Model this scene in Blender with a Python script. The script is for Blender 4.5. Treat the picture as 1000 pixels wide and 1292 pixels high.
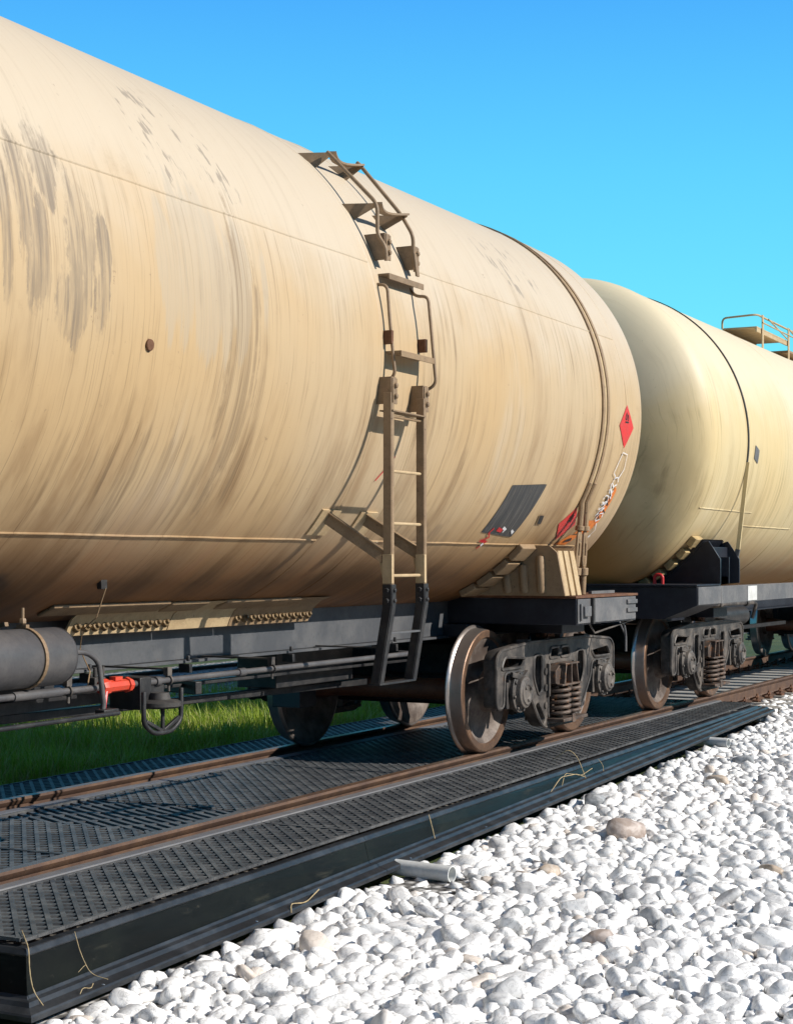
import bpy, math, random
import numpy as np
from mathutils import Vector, Matrix, noise as mnoise
R=math.radians; PI=math.pi
random.seed(7); rng=np.random.default_rng(11)
S=bpy.context.scene; COL=S.collection
for o in list(bpy.data.objects): bpy.data.objects.remove(o)

# ---------------------------------------------------------------- camera, world, sun, exposure
cd=bpy.data.cameras.new('camera'); cam=bpy.data.objects.new('camera',cd); COL.objects.link(cam)
YAW=27.06
cam.location=(0,0,1.48); cam.rotation_euler=(R(90),0,R(YAW-90))
cd.sensor_fit='VERTICAL'; cd.sensor_height=36; cd.lens=2110/1292*36; cd.shift_y=62/1292
cd.clip_start=.05; cd.clip_end=3000
S.camera=cam
SUN=Vector((0.16,-0.86,0.55)).normalized()
elev=math.asin(SUN.z); az=math.atan2(SUN.x,SUN.y)
W=bpy.data.worlds.new("World"); S.world=W; W.use_nodes=True
wn=W.node_tree; wn.nodes.clear()
wo=wn.nodes.new('ShaderNodeOutputWorld'); bg=wn.nodes.new('ShaderNodeBackground')
sky=wn.nodes.new('ShaderNodeTexSky'); sky.sky_type='NISHITA'; sky.sun_disc=False
sky.sun_elevation=elev; sky.sun_rotation=az; sky.altitude=0; sky.air_density=1.0; sky.dust_density=0.2; sky.ozone_density=3.0
geo=wn.nodes.new('ShaderNodeTexCoord'); sep=wn.nodes.new('ShaderNodeSeparateXYZ'); wn.links.new(geo.outputs['Generated'],sep.inputs[0])
rmp=wn.nodes.new('ShaderNodeValToRGB'); wn.links.new(sep.outputs[2],rmp.inputs[0])
def ramp(node,stops):
    e=node.color_ramp.elements
    while len(e)>2: e.remove(e[-1])
    for i,(p,c) in enumerate(stops):
        if i<2: el=e[i]; el.position=p
        else: el=e.new(p)
        el.color=c if len(c)==4 else (*c,1)
SKYTINT=[(0.0,(.26,.78,.95)),(.05,(.21,.86,1.02)),(.125,(.175,.85,1.04)),(.225,(.12,.67,1.04)),(.32,(.07,.45,1.03)),(.40,(.055,.26,.62)),(.56,(.06,.13,.27)),(1,(.06,.09,.16))]
ramp(rmp,SKYTINT)
mx=wn.nodes.new('ShaderNodeMix'); mx.data_type='RGBA'; mx.blend_type='MIX'; mx.inputs[0].default_value=.96
sc=wn.nodes.new('ShaderNodeMix'); sc.data_type='RGBA'; sc.blend_type='MULTIPLY'; sc.inputs[0].default_value=1; sc.inputs[7].default_value=(7.0,7.0,7.0,1)
wn.links.new(rmp.outputs[0],sc.inputs[6]); wn.links.new(sky.outputs[0],mx.inputs[6]); wn.links.new(sc.outputs[2],mx.inputs[7])
wn.links.new(mx.outputs[2],bg.inputs[0]); bg.inputs[1].default_value=.105
wn.links.new(bg.outputs[0],wo.inputs[0])
sl=bpy.data.lights.new('sun','SUN'); sl.energy=4.4; sl.angle=R(.53); sl.color=(1,.95,.87)
so=bpy.data.objects.new('sun',sl); COL.objects.link(so); so.rotation_euler=SUN.to_track_quat('Z','Y').to_euler(); so.location=(0,-10,20)
S.view_settings.view_transform='Standard'; S.view_settings.look='None'; S.view_settings.gamma=1; S.view_settings.exposure=0.42
S.render.engine='CYCLES'; S.cycles.max_bounces=6; S.cycles.diffuse_bounces=4

# ---------------------------------------------------------------- material helpers
class NT:
    def __init__(s,name):
        s.m=bpy.data.materials.new(name); s.m.use_nodes=True; s.t=s.m.node_tree; s.t.nodes.clear()
        s.out=s.n('ShaderNodeOutputMaterial'); s.b=s.n('ShaderNodeBsdfPrincipled'); s.l(s.b.outputs[0],s.out.inputs[0])
    def n(s,t): return s.t.nodes.new(t)
    def l(s,a,b): s.t.links.new(a,b)
    def put(s,inp,v):
        if hasattr(v,'links') or isinstance(v,bpy.types.NodeSocket): s.l(v,inp)
        elif isinstance(v,(tuple,list)): inp.default_value=(*v,1) if len(v)==3 and len(inp.default_value)==4 else v
        else: inp.default_value=v
    def math(s,op,a,b=0.,c=None,clamp=False):
        m=s.n('ShaderNodeMath'); m.operation=op; m.use_clamp=clamp; s.put(m.inputs[0],a); s.put(m.inputs[1],b)
        if c is not None: s.put(m.inputs[2],c)
        return m.outputs[0]
    def mix(s,f,a,b,mode='MIX'):
        m=s.n('ShaderNodeMix'); m.data_type='RGBA'; m.blend_type=mode; s.put(m.inputs[0],f); s.put(m.inputs[6],a); s.put(m.inputs[7],b); return m.outputs[2]
    def obj(s): return s.n('ShaderNodeTexCoord').outputs['Object']
    def uv(s): return s.n('ShaderNodeTexCoord').outputs['UV']
    def world(s): return s.n('ShaderNodeNewGeometry').outputs['Position']
    def scale(s,v,sc,loc=(0,0,0)):
        m=s.n('ShaderNodeMapping'); s.l(v,m.inputs[0]); m.inputs['Scale'].default_value=sc; m.inputs['Location'].default_value=loc; return m.outputs[0]
    def noise(s,v,sc,det=4,rough=.55,dist=0.):
        m=s.n('ShaderNodeTexNoise'); s.l(v,m.inputs['Vector']); m.inputs['Scale'].default_value=sc; m.inputs['Detail'].default_value=det; m.inputs['Roughness'].default_value=rough; m.inputs['Distortion'].default_value=dist
        return m.outputs[0]
    def step(s,v,lo,hi):
        m=s.n('ShaderNodeMapRange'); m.interpolation_type='SMOOTHSTEP'; s.put(m.inputs[0],v); m.inputs[1].default_value=lo; m.inputs[2].default_value=hi; return m.outputs[0]
    def bump(s,h,st=.3,d=.01):
        m=s.n('ShaderNodeBump'); s.put(m.inputs['Height'],h); m.inputs['Strength'].default_value=st; m.inputs['Distance'].default_value=d; s.l(m.outputs[0],s.b.inputs['Normal']); return m
    def col(s,v): s.put(s.b.inputs['Base Color'],v)
    def rough(s,v): s.put(s.b.inputs['Roughness'],v)
    def metal(s,v): s.put(s.b.inputs['Metallic'],v)

def worn(name,c1,c2,c3=None,rough=.55,metal=0.,sc=6,dirt=.35,bump=.25,rust_lo=.58,spec=None):
    """painted / cast metal with blotchy dust (c2) and rust or grime (c3)"""
    t=NT(name); p=t.world()
    n1=t.noise(p,sc,6,.65); n2=t.noise(p,sc*7,5,.7); n3=t.noise(p,sc*2.3,7,.72,.3)
    c=t.mix(t.math('MULTIPLY',t.step(n1,.38,.68),dirt*2,clamp=True),c1,c2)
    c=t.mix(t.math('MULTIPLY',t.step(n2,.5,.75),.5),c,tuple(x*.55 for x in c1))
    if c3: c=t.mix(t.step(n3,rust_lo,rust_lo+.1),c,c3)
    t.col(c); t.rough(t.math('ADD',t.math('MULTIPLY',n2,.3),rough-.15)); t.metal(metal)
    t.bump(t.math('ADD',n2,n3),bump,.004)
    if spec is not None: t.b.inputs['Specular IOR Level'].default_value=spec
    return t.m

M={}
M['sill']=worn('blue_grey_paint',(.06,.064,.072),(.115,.115,.118),(.12,.08,.05),.5,sc=3,rust_lo=.66)
M['black_frame_and_shade']=worn('black_paint_and_frame_shade',(.010,.012,.02),(.03,.034,.045),(.05,.04,.035),.42,sc=5,rust_lo=.7,dirt=.25)  # black paint, and also the painted shade on the end sill faces
M['grey_frame']=worn('grey_frame_paint',(.10,.10,.105),(.18,.17,.165),(.10,.08,.06),.55,sc=6,rust_lo=.68)
M['cast']=worn('dusty_cast_steel',(.030,.027,.026),(.165,.14,.12),(.13,.06,.03),.58,.1,sc=4,dirt=.42,bump=.6,rust_lo=.63)
M['castdark']=worn('dark_cast_steel',(.028,.026,.026),(.08,.072,.065),(.07,.04,.025),.7,.1,sc=7,bump=.5,rust_lo=.66)
M['springm']=worn('spring_steel',(.07,.05,.04),(.19,.14,.11),(.32,.13,.045),.6,.3,sc=9,rust_lo=.56)
M['blackgear']=worn('black_gear_paint',(.014,.014,.016),(.05,.047,.045),(.06,.035,.025),.5,.1,sc=9,rust_lo=.7)
M['rust']=worn('rusty_steel',(.11,.045,.022),(.20,.095,.045),(.045,.025,.02),.75,.1,sc=7,bump=.6,rust_lo=.6)
M['axle']=worn('red_brown_axle',(.15,.055,.03),(.22,.09,.045),(.03,.015,.012),.5,.1,sc=4,rust_lo=.62)
M['railside']=worn('rusty_rail_steel',(.075,.040,.026),(.145,.08,.045),(.035,.024,.018),.72,.1,sc=5,bump=.4,rust_lo=.62)
M['railtop']=worn('rail_running_face',(.15,.09,.06),(.24,.14,.085),(.16,.07,.03),.45,.5,sc=8,rust_lo=.66,bump=.1)
M['tread']=worn('polished_tread',(.42,.37,.34),(.55,.49,.45),(.18,.10,.06),.33,.85,sc=3,dirt=.3,bump=.0,rust_lo=.66)
M['wheelface']=worn('brown_wheel_disc',(.055,.038,.030),(.22,.18,.155),(.09,.045,.028),.6,.1,sc=3.2,dirt=.5,bump=.35,rust_lo=.64)
M['rim']=worn('wheel_rim_edge',(.16,.10,.07),(.30,.17,.10),(.07,.04,.03),.45,.6,sc=9,rust_lo=.66)
M['resv']=worn('reservoir_grey',(.075,.072,.075),(.13,.12,.115),(.10,.06,.04),.5,.15,sc=5,rust_lo=.68)
M['tan']=worn('tan_tank_fitting',(.50,.37,.21),(.38,.26,.14),(.09,.055,.035),.6,0,sc=8,rust_lo=.62,bump=.4)
M['tandark']=worn('weathered_tan_steel',(.30,.20,.11),(.21,.135,.075),(.08,.045,.025),.62,0,sc=11,rust_lo=.6,bump=.4)
M['ladtan']=worn('worn_tan_ladder_paint',(.30,.205,.12),(.20,.13,.075),(.08,.045,.025),.55,.05,sc=9,rust_lo=.6,bump=.3)
M['railtan']=worn('brown_handrail_paint',(.21,.14,.08),(.30,.20,.12),(.07,.04,.025),.55,.05,sc=14,rust_lo=.63)
M['orange']=worn('valve_orange_red',(.62,.055,.025),(.45,.07,.035),(.18,.03,.02),.45,0,sc=15,rust_lo=.7,bump=.2)
M['red']=worn('red_paint',(.60,.02,.025),(.42,.03,.03),None,.45,0,sc=15,bump=.1)
M['bolt']=worn('bolt_steel',(.22,.20,.18),(.32,.28,.24),(.16,.08,.04),.42,.7,sc=25)
M['brass']=worn('brassy_rim',(.20,.13,.06),(.12,.08,.045),None,.5,.35,sc=25)
M['zinc']=worn('zinc_bolt',(.6,.66,.72),(.7,.75,.8),None,.25,.9,sc=30,bump=.05)
M['concrete']=worn('sleeper_concrete',(.36,.34,.31),(.25,.23,.20),(.16,.11,.08),.85,0,sc=4,bump=.6,rust_lo=.66)
M['straw']=worn('dry_straw',(.46,.36,.20),(.36,.26,.13),None,.7,0,sc=40,bump=.1)
M['pvc']=worn('white_pvc',(.70,.71,.70),(.55,.56,.55),None,.35,0,sc=9,bump=.05)
M['white']=worn('white_marking',(.62,.62,.60),(.45,.45,.43),None,.6,0,sc=12,bump=.05)
M['wood']=worn('saddle_wood',(.46,.33,.15),(.28,.19,.09),(.10,.07,.05),.75,0,sc=14,rust_lo=.58,bump=.5)
M['pltred']=worn('placard_red',(.62,.035,.03),(.5,.06,.05),None,.5,0,sc=10,bump=.05)
M['pltorange']=worn('placard_orange',(.75,.20,.015),(.55,.15,.03),(.22,.08,.03),.5,0,sc=16,rust_lo=.62,bump=.05)
M['ink']=worn('black_ink',(.015,.013,.012),(.05,.045,.04),None,.6,0,sc=20,bump=.05)
M['spraywhite']=worn('white_spray_paint',(.75,.74,.74),(.6,.58,.6),None,.6,0,sc=60,bump=.05)
M['grate']=worn('black_plastic_grating',(.058,.060,.064),(.12,.12,.12),(.15,.14,.12),.62,0,sc=7,dirt=.5,rust_lo=.69,bump=.15,spec=.22)
M['strip']=worn('grey_rubber_strip',(.125,.125,.135),(.18,.175,.175),(.22,.20,.17),.6,0,sc=6,rust_lo=.68,bump=.2)
def hdpe():
    t=NT('glossy_black_hdpe'); p=t.world(); n=t.noise(p,2.2,5,.6); n2=t.noise(p,30,4,.6); n3=t.noise(t.scale(p,(1,1,8)),3,4,.6)
    c=t.mix(t.step(n,.45,.7),(.003,.004,.004),(.008,.010,.008)); c=t.mix(t.step(n3,.60,.78),c,(.022,.022,.016)); c=t.mix(t.math('MULTIPLY',t.step(n2,.64,.75),.4),c,(.06,.055,.045))
    t.col(c); t.rough(t.math('ADD',.24,t.math('MULTIPLY',n3,.35))); t.bump(t.noise(p,1.6,2),.15,.05); t.b.inputs['Specular IOR Level'].default_value=.2
    return t.m
M['hdpe']=hdpe()

M['hdpe_sheen']=worn('black_plastic_edge_sky_sheen',(.012,.014,.017),(.036,.040,.046),(.08,.075,.065),.42,0,sc=5,dirt=.45,rust_lo=.70,bump=.12)  # same black plastic, sky sheen on rim and flange painted in lighter
def tank_paint(name,pale,mid,warm,brown,strength=1.,scuff=False,zoff=0):
    t=NT(name); uv=t.uv(); s=t.n('ShaderNodeSeparateXYZ'); t.l(uv,s.inputs[0]); u,v=s.outputs[0],s.outputs[1]
    def cs(a,b,off=0):
        c=t.n('ShaderNodeCombineXYZ'); t.put(c.inputs[0],t.math('MULTIPLY',u,a)); t.put(c.inputs[1],t.math('MULTIPLY',v,b)); c.inputs[2].default_value=off; return c.outputs[0]
    big=t.noise(cs(.55,.9,zoff),1,3,.5); wv=t.noise(cs(1.1,2.2,zoff+31),1,3,.5); u0_=u; u=t.math('ADD',u,t.math('MULTIPLY',t.math('SUBTRACT',wv,.5),.07)); st1=t.noise(cs(2.2,.7,zoff+3),1,6,.62); st2=t.noise(cs(17,1.0,zoff+7),1,5,.68); st3=t.noise(cs(64,1.5,zoff+9),1,3,.7); brk=t.step(t.noise(cs(1.2,1.5,zoff+51),1,4,.6),.40,.62)
    cl=t.noise(cs(1.3,1.6,zoff+13),1,5,.6); fine=t.noise(cs(26,26,zoff),1,3,.7); bl=t.noise(cs(2.3,3.2,zoff+21),1,6,.7)
    up=t.step(t.math('ADD',v,t.math('MULTIPLY',cl,.7)),.38,.85)       # paler upper courses
    low=t.step(t.math('ADD',v,t.math('MULTIPLY',st1,.6)),-.22,-.85)     # belly dirt, with warm bounce light painted in
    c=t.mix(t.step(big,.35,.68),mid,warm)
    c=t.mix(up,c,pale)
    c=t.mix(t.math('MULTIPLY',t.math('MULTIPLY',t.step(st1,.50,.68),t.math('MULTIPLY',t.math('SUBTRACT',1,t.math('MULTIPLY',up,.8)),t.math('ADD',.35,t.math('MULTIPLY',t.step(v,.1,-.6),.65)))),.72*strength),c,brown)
    c=t.mix(t.math('MULTIPLY',t.step(st1,.44,.30),.5*strength),c,pale)
    sideonly=t.math('SUBTRACT',1,t.math('MULTIPLY',up,.75))
    c=t.mix(t.math('MULTIPLY',t.math('MULTIPLY',t.step(st2,.50,.70),t.math('MULTIPLY',sideonly,brk)),.70*strength),c,tuple(x*.55 for x in brown))
    c=t.mix(t.math('MULTIPLY',t.math('MULTIPLY',t.step(st3,.54,.70),sideonly),.40*strength),c,tuple(x*.4 for x in brown))
    c=t.mix(t.math('MULTIPLY',t.step(bl,.60,.75),.22*strength),c,tuple(x*.8 for x in brown))
    c=t.mix(t.math('MULTIPLY',low,.84),c,(brown[0]*1.05,brown[1]*.66,brown[2]*.32))  # dirt brown pushed towards orange as bounce light from below
    c=t.mix(t.math('MULTIPLY',t.step(fine,.66,.78),.35),c,tuple(x*.35 for x in brown))
    if scuff:
        u=u0_
        def ell(u0,v0,ru,rv,n,lo=.15,hi=.5,tilt=0.):
            uu=t.math('SUBTRACT',u,u0)
            if tilt: uu=t.math('SUBTRACT',uu,t.math('MULTIPLY',t.math('SUBTRACT',v,v0),tilt))
            a=t.math('POWER',t.math('DIVIDE',t.math('ABSOLUTE',uu),ru),2.); b=t.math('POWER',t.math('DIVIDE',t.math('ABSOLUTE',t.math('SUBTRACT',v,v0)),rv),2.)
            d=t.math('SUBTRACT',1.,t.math('ADD',a,b)); d=t.math('ADD',d,t.math('MULTIPLY',t.math('SUBTRACT',n,.5),3.6)); return t.step(d,lo,hi)
        # dark brushed-over lettering, left
        e1=t.noise(cs(9,3.5,41),1,6,.75); comb=t.step(t.noise(cs(55,1.5,5),1,3,.6),.36,.62); comb=t.math('ADD',.45,t.math('MULTIPLY',comb,.55))
        m=ell(5.67,.31,.11,.15,e1)
        for a in ((5.49,.20,.09,.22),(5.56,.05,.10,.20),(5.84,.12,.13,.20),(5.80,-.06,.14,.14),(6.02,.10,.06,.12),(5.36,.10,.05,.20),(5.99,-.04,.07,.10)): m=t.math('MAXIMUM',m,ell(*a,e1))
        cmb2=t.step(t.noise(cs(26,2.6,15),1,5,.7),.40,.58)
        m=t.math('MULTIPLY',t.math('MULTIPLY',m,t.math('ADD',.25,t.math('MULTIPLY',comb,.75))),t.math('ADD',.25,t.math('MULTIPLY',cmb2,.75)))
        c=t.mix(t.math('MULTIPLY',m,.72),c,(.15,.12,.095))
        # pale grey scrubbed patch below it
        e2=t.noise(cs(9,1.2,61),1,4,.6); m2=ell(6.85,.12,.55,.30,e2); m2=t.math('MULTIPLY',m2,t.math('ADD',.3,t.math('MULTIPLY',st3,.9)))
        c=t.mix(t.math('MULTIPLY',m2,.55),c,(.40,.35,.28))
        # bundle of dark runs
        e3=t.step(t.noise(cs(34,.5,77),1,3,.6),.42,.60); m3=t.math('MULTIPLY',ell(7.17,-.12,.16,.62,e1,.1,.6),e3)
        c=t.mix(t.math('MULTIPLY',m3,.7),c,(.22,.15,.085))
        m3b=t.math('MULTIPLY',ell(6.75,-.58,.6,.22,e2,.1,.6),t.step(st2,.42,.6)); c=t.mix(t.math('MULTIPLY',m3b,.55),c,(.22,.15,.085))
        # small dark scuff strokes on the upper course
        c2=t.n('ShaderNodeCombineXYZ'); t.put(c2.inputs[0],t.math('MULTIPLY',t.math('ADD',u,t.math('MULTIPLY',v,.25)),17.)); t.put(c2.inputs[1],t.math('MULTIPLY',v,7.5)); t.l(c2.outputs[0],t.n('ShaderNodeSeparateXYZ').inputs[0])
        sm=t.step(t.noise(c2.outputs[0],1,3,.55),.57,.62)
        reg=t.math('MAXIMUM',ell(6.80,.60,.36,.27,e1,.1,.6),t.math('MAXIMUM',ell(7.22,.50,.16,.20,e1,.1,.6),ell(11.15,.62,.5,.22,e1,.1,.6)))
        c=t.mix(t.math('MULTIPLY',t.math('MULTIPLY',sm,reg),.7),c,(.24,.20,.16))
        # warm unpainted patch upper left
        c=t.mix(t.math('MULTIPLY',ell(5.05,.36,.35,.26,cl,.1,.3),.65),c,(.56,.36,.15))
        # long rusty-brown belly stain
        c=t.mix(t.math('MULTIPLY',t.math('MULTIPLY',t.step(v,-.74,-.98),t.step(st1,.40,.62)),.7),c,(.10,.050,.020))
        # scuffs right of ladder (faded old lettering)
        m5=t.math('MULTIPLY',ell(9.9,-.75,.6,.10,e1,.1,.6),t.step(st2,.4,.6)); c=t.mix(t.math('MULTIPLY',m5,.5),c,(.20,.14,.09))
        rn=t.step(t.noise(cs(30,.35,91),1,4,.65),.56,.68); run=t.math('MULTIPLY',rn,t.math('MULTIPLY',t.step(v,.345,.30),t.step(v,-.35,.30)))
        c=t.mix(t.math('MULTIPLY',run,.42),c,(.20,.13,.075))
        ch=t.step(t.noise(cs(9,9,95),1,5,.8),.66,.69); c=t.mix(t.math('MULTIPLY',ch,.45),c,(.17,.11,.065))
        # round rusty spot
        c=t.mix(ell(6.36,-.14,.022,.022,fine,.1,.5),c,(.17,.10,.06))
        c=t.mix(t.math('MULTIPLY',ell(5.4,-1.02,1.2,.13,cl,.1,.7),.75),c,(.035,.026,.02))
    t.col(c); t.rough(t.math('ADD',.42,t.math('MULTIPLY',st2,.25)))
    t.bump(t.math('ADD',t.math('MULTIPLY',big,3.),t.math('ADD',t.math('MULTIPLY',st2,.12),t.math('MULTIPLY',fine,.05))),.35,.02)
    t.b.inputs['Specular IOR Level'].default_value=.35
    return t.m
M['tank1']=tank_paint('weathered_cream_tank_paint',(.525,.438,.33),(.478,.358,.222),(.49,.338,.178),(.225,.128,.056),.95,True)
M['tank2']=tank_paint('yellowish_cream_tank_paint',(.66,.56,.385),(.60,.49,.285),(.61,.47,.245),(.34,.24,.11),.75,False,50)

def panel_mat():
    t=NT('dark_panel_paint'); uv=t.uv(); n=t.noise(t.scale(uv,(60,2.5,1)),1,3,.7); n2=t.noise(t.scale(uv,(7,5,1)),1,5,.7)
    c=t.mix(t.step(n,.45,.7),(.035,.036,.038),(.11,.10,.09)); c=t.mix(t.step(n2,.60,.72),c,(.20,.15,.10)); t.col(c); t.rough(.6); return t.m
M['panel']=panel_mat()
def stone_mat():
    t=NT('white_pebble'); g=t.world(); oi=t.n('ShaderNodeObjectInfo'); at=t.n('ShaderNodeAttribute'); at.attribute_name='rnd'
    r=t.math('FRACT',t.math('ADD',at.outputs['Fac'],oi.outputs['Random']))
    n=t.noise(g,16,7,.7,.8); n2=t.noise(g,70,5,.75); n3=t.noise(g,7,5,.65,1.5); w=t.step(t.math('ABSOLUTE',t.math('SUBTRACT',t.noise(g,9,6,.6,2.),.5)),.035,.0)
    c=t.mix(t.step(n,.46,.66),(.95,.94,.925),(.82,.81,.80))
    c=t.mix(t.math('MULTIPLY',t.step(n3,.58,.66),.45),c,(.36,.36,.365))
    c=t.mix(t.math('MULTIPLY',w,.5),c,(.38,.37,.36))
    c=t.mix(t.math('MULTIPLY',t.step(n2,.55,.74),.35),c,(.42,.41,.40))
    c=t.mix(t.math('MULTIPLY',t.step(r,.86,1.0),.55),c,(.25,.26,.275))
    c=t.mix(t.math('MULTIPLY',t.step(r,.05,.0),.6),c,(.48,.36,.26))
    t.col(c); t.rough(.62); t.bump(t.math('ADD',n,t.math('MULTIPLY',n2,.6)),.6,.008); return t.m
M['stone']=stone_mat()
def stone2(name,a,b):
    t=NT(name); g=t.world(); n=t.noise(g,18,6,.65,.8); t.col(t.mix(t.step(n,.4,.65),a,b)); t.rough(.6); t.bump(n,.35,.006); return t.m
M['stonetan']=stone2('tan_pebble',(.42,.33,.25),(.56,.49,.42)); M['stonegrey']=stone2('grey_pebble',(.20,.21,.22),(.42,.43,.44)); M['stonebrown']=stone2('veined_brown_pebble',(.34,.27,.23),(.52,.45,.41))
def grass_mat():
    t=NT('grass_blades'); at=t.n('ShaderNodeAttribute'); at.attribute_name='rnd'; r=at.outputs['Fac']
    c=t.mix(t.step(r,.0,.85),(.22,.34,.02),(.42,.50,.065)); c=t.mix(t.step(r,.78,.92),c,(.52,.46,.17)); t.col(c); t.rough(.5)
    tr=t.n('ShaderNodeBsdfTranslucent'); t.l(c,tr.inputs[0]); ms=t.n('ShaderNodeMixShader'); ms.inputs[0].default_value=.45; t.l(t.b.outputs[0],ms.inputs[1]); t.l(tr.outputs[0],ms.inputs[2]); t.l(ms.outputs[0],t.out.inputs[0]); return t.m
M['grass']=grass_mat()
def ground_mat():
    t=NT('grassy_soil'); p=t.world(); n=t.noise(p,1.5,6,.6); n2=t.noise(p,9,6,.7)
    c=t.mix(t.step(n,.4,.65),(.035,.065,.014),(.07,.095,.025)); c=t.mix(t.step(n2,.5,.7),c,(.05,.042,.025)); t.col(c); t.rough(.9); t.bump(n2,.6,.05); return t.m
M['ground']=ground_mat()
def bed_mat():
    t=NT('pale_gravel_bed'); p=t.world(); v=t.n('ShaderNodeTexVoronoi'); t.l(p,v.inputs[0]); v.inputs['Scale'].default_value=14; n=t.noise(p,22,5,.7)
    c=t.mix(t.step(v.outputs['Distance'],.3,.6),(.42,.41,.40),(.09,.085,.08)); c=t.mix(t.step(n,.5,.7),c,(.24,.23,.22)); t.col(c); t.rough(.85); t.bump(t.math('SUBTRACT',1,v.outputs['Distance']),.9,.04); return t.m  # crevice shade between the drawn stones is painted dark
M['bed']=bed_mat()
def dark_bed():
    t=NT('dark_track_bed'); p=t.world(); v=t.n('ShaderNodeTexVoronoi'); t.l(p,v.inputs[0]); v.inputs['Scale'].default_value=22
    t.col(t.mix(t.step(v.outputs['Distance'],.2,.6),(.16,.14,.12),(.04,.035,.03))); t.rough(.9); t.bump(t.math('SUBTRACT',1,v.outputs['Distance']),.9,.03); return t.m
M['darkbed']=dark_bed()

# ---------------------------------------------------------------- object helpers
WLOC={}
def tagit(o,label=None,cat=None,group=None,kind=None):
    if label: o['label']=label
    if cat: o['category']=cat
    if group: o['group']=group
    if kind: o['kind']=kind
    return o
def empty(name,loc,label,cat,group=None):
    o=bpy.data.objects.new(name,None); COL.objects.link(o); o.location=loc; WLOC[o]=Vector(loc); o.empty_display_size=.2
    return tagit(o,label,cat,group)
def finish(me,name,mat,parent,label=None,smooth=35,bevel=0,subd=0,centre=True):
    """me has world coordinates; link it as one object whose origin is its own centre"""
    n=len(me.vertices); co=np.empty(n*3); me.vertices.foreach_get('co',co); co=co.reshape(-1,3)
    c=(co.min(0)+co.max(0))/2 if centre else np.zeros(3)
    me.vertices.foreach_set('co',(co-c).ravel()); me.update()
    o=bpy.data.objects.new(name,me); COL.objects.link(o); WLOC[o]=Vector(c)
    if mat is not None:
        for m in (mat if isinstance(mat,(list,tuple)) else [mat]): me.materials.append(m)
    if parent is not None: o.parent=parent; o.location=WLOC[o]-WLOC[parent]
    else: o.location=WLOC[o]
    if smooth:
        me.polygons.foreach_set('use_smooth',[True]*len(me.polygons)); me.set_sharp_from_angle(angle=R(smooth))
    if bevel:
        b=o.modifiers.new('bevel','BEVEL'); b.width=bevel; b.segments=2; b.limit_method='ANGLE'; b.angle_limit=R(40); b.harden_normals=False
    if label: o['label']=label
    return o
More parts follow.
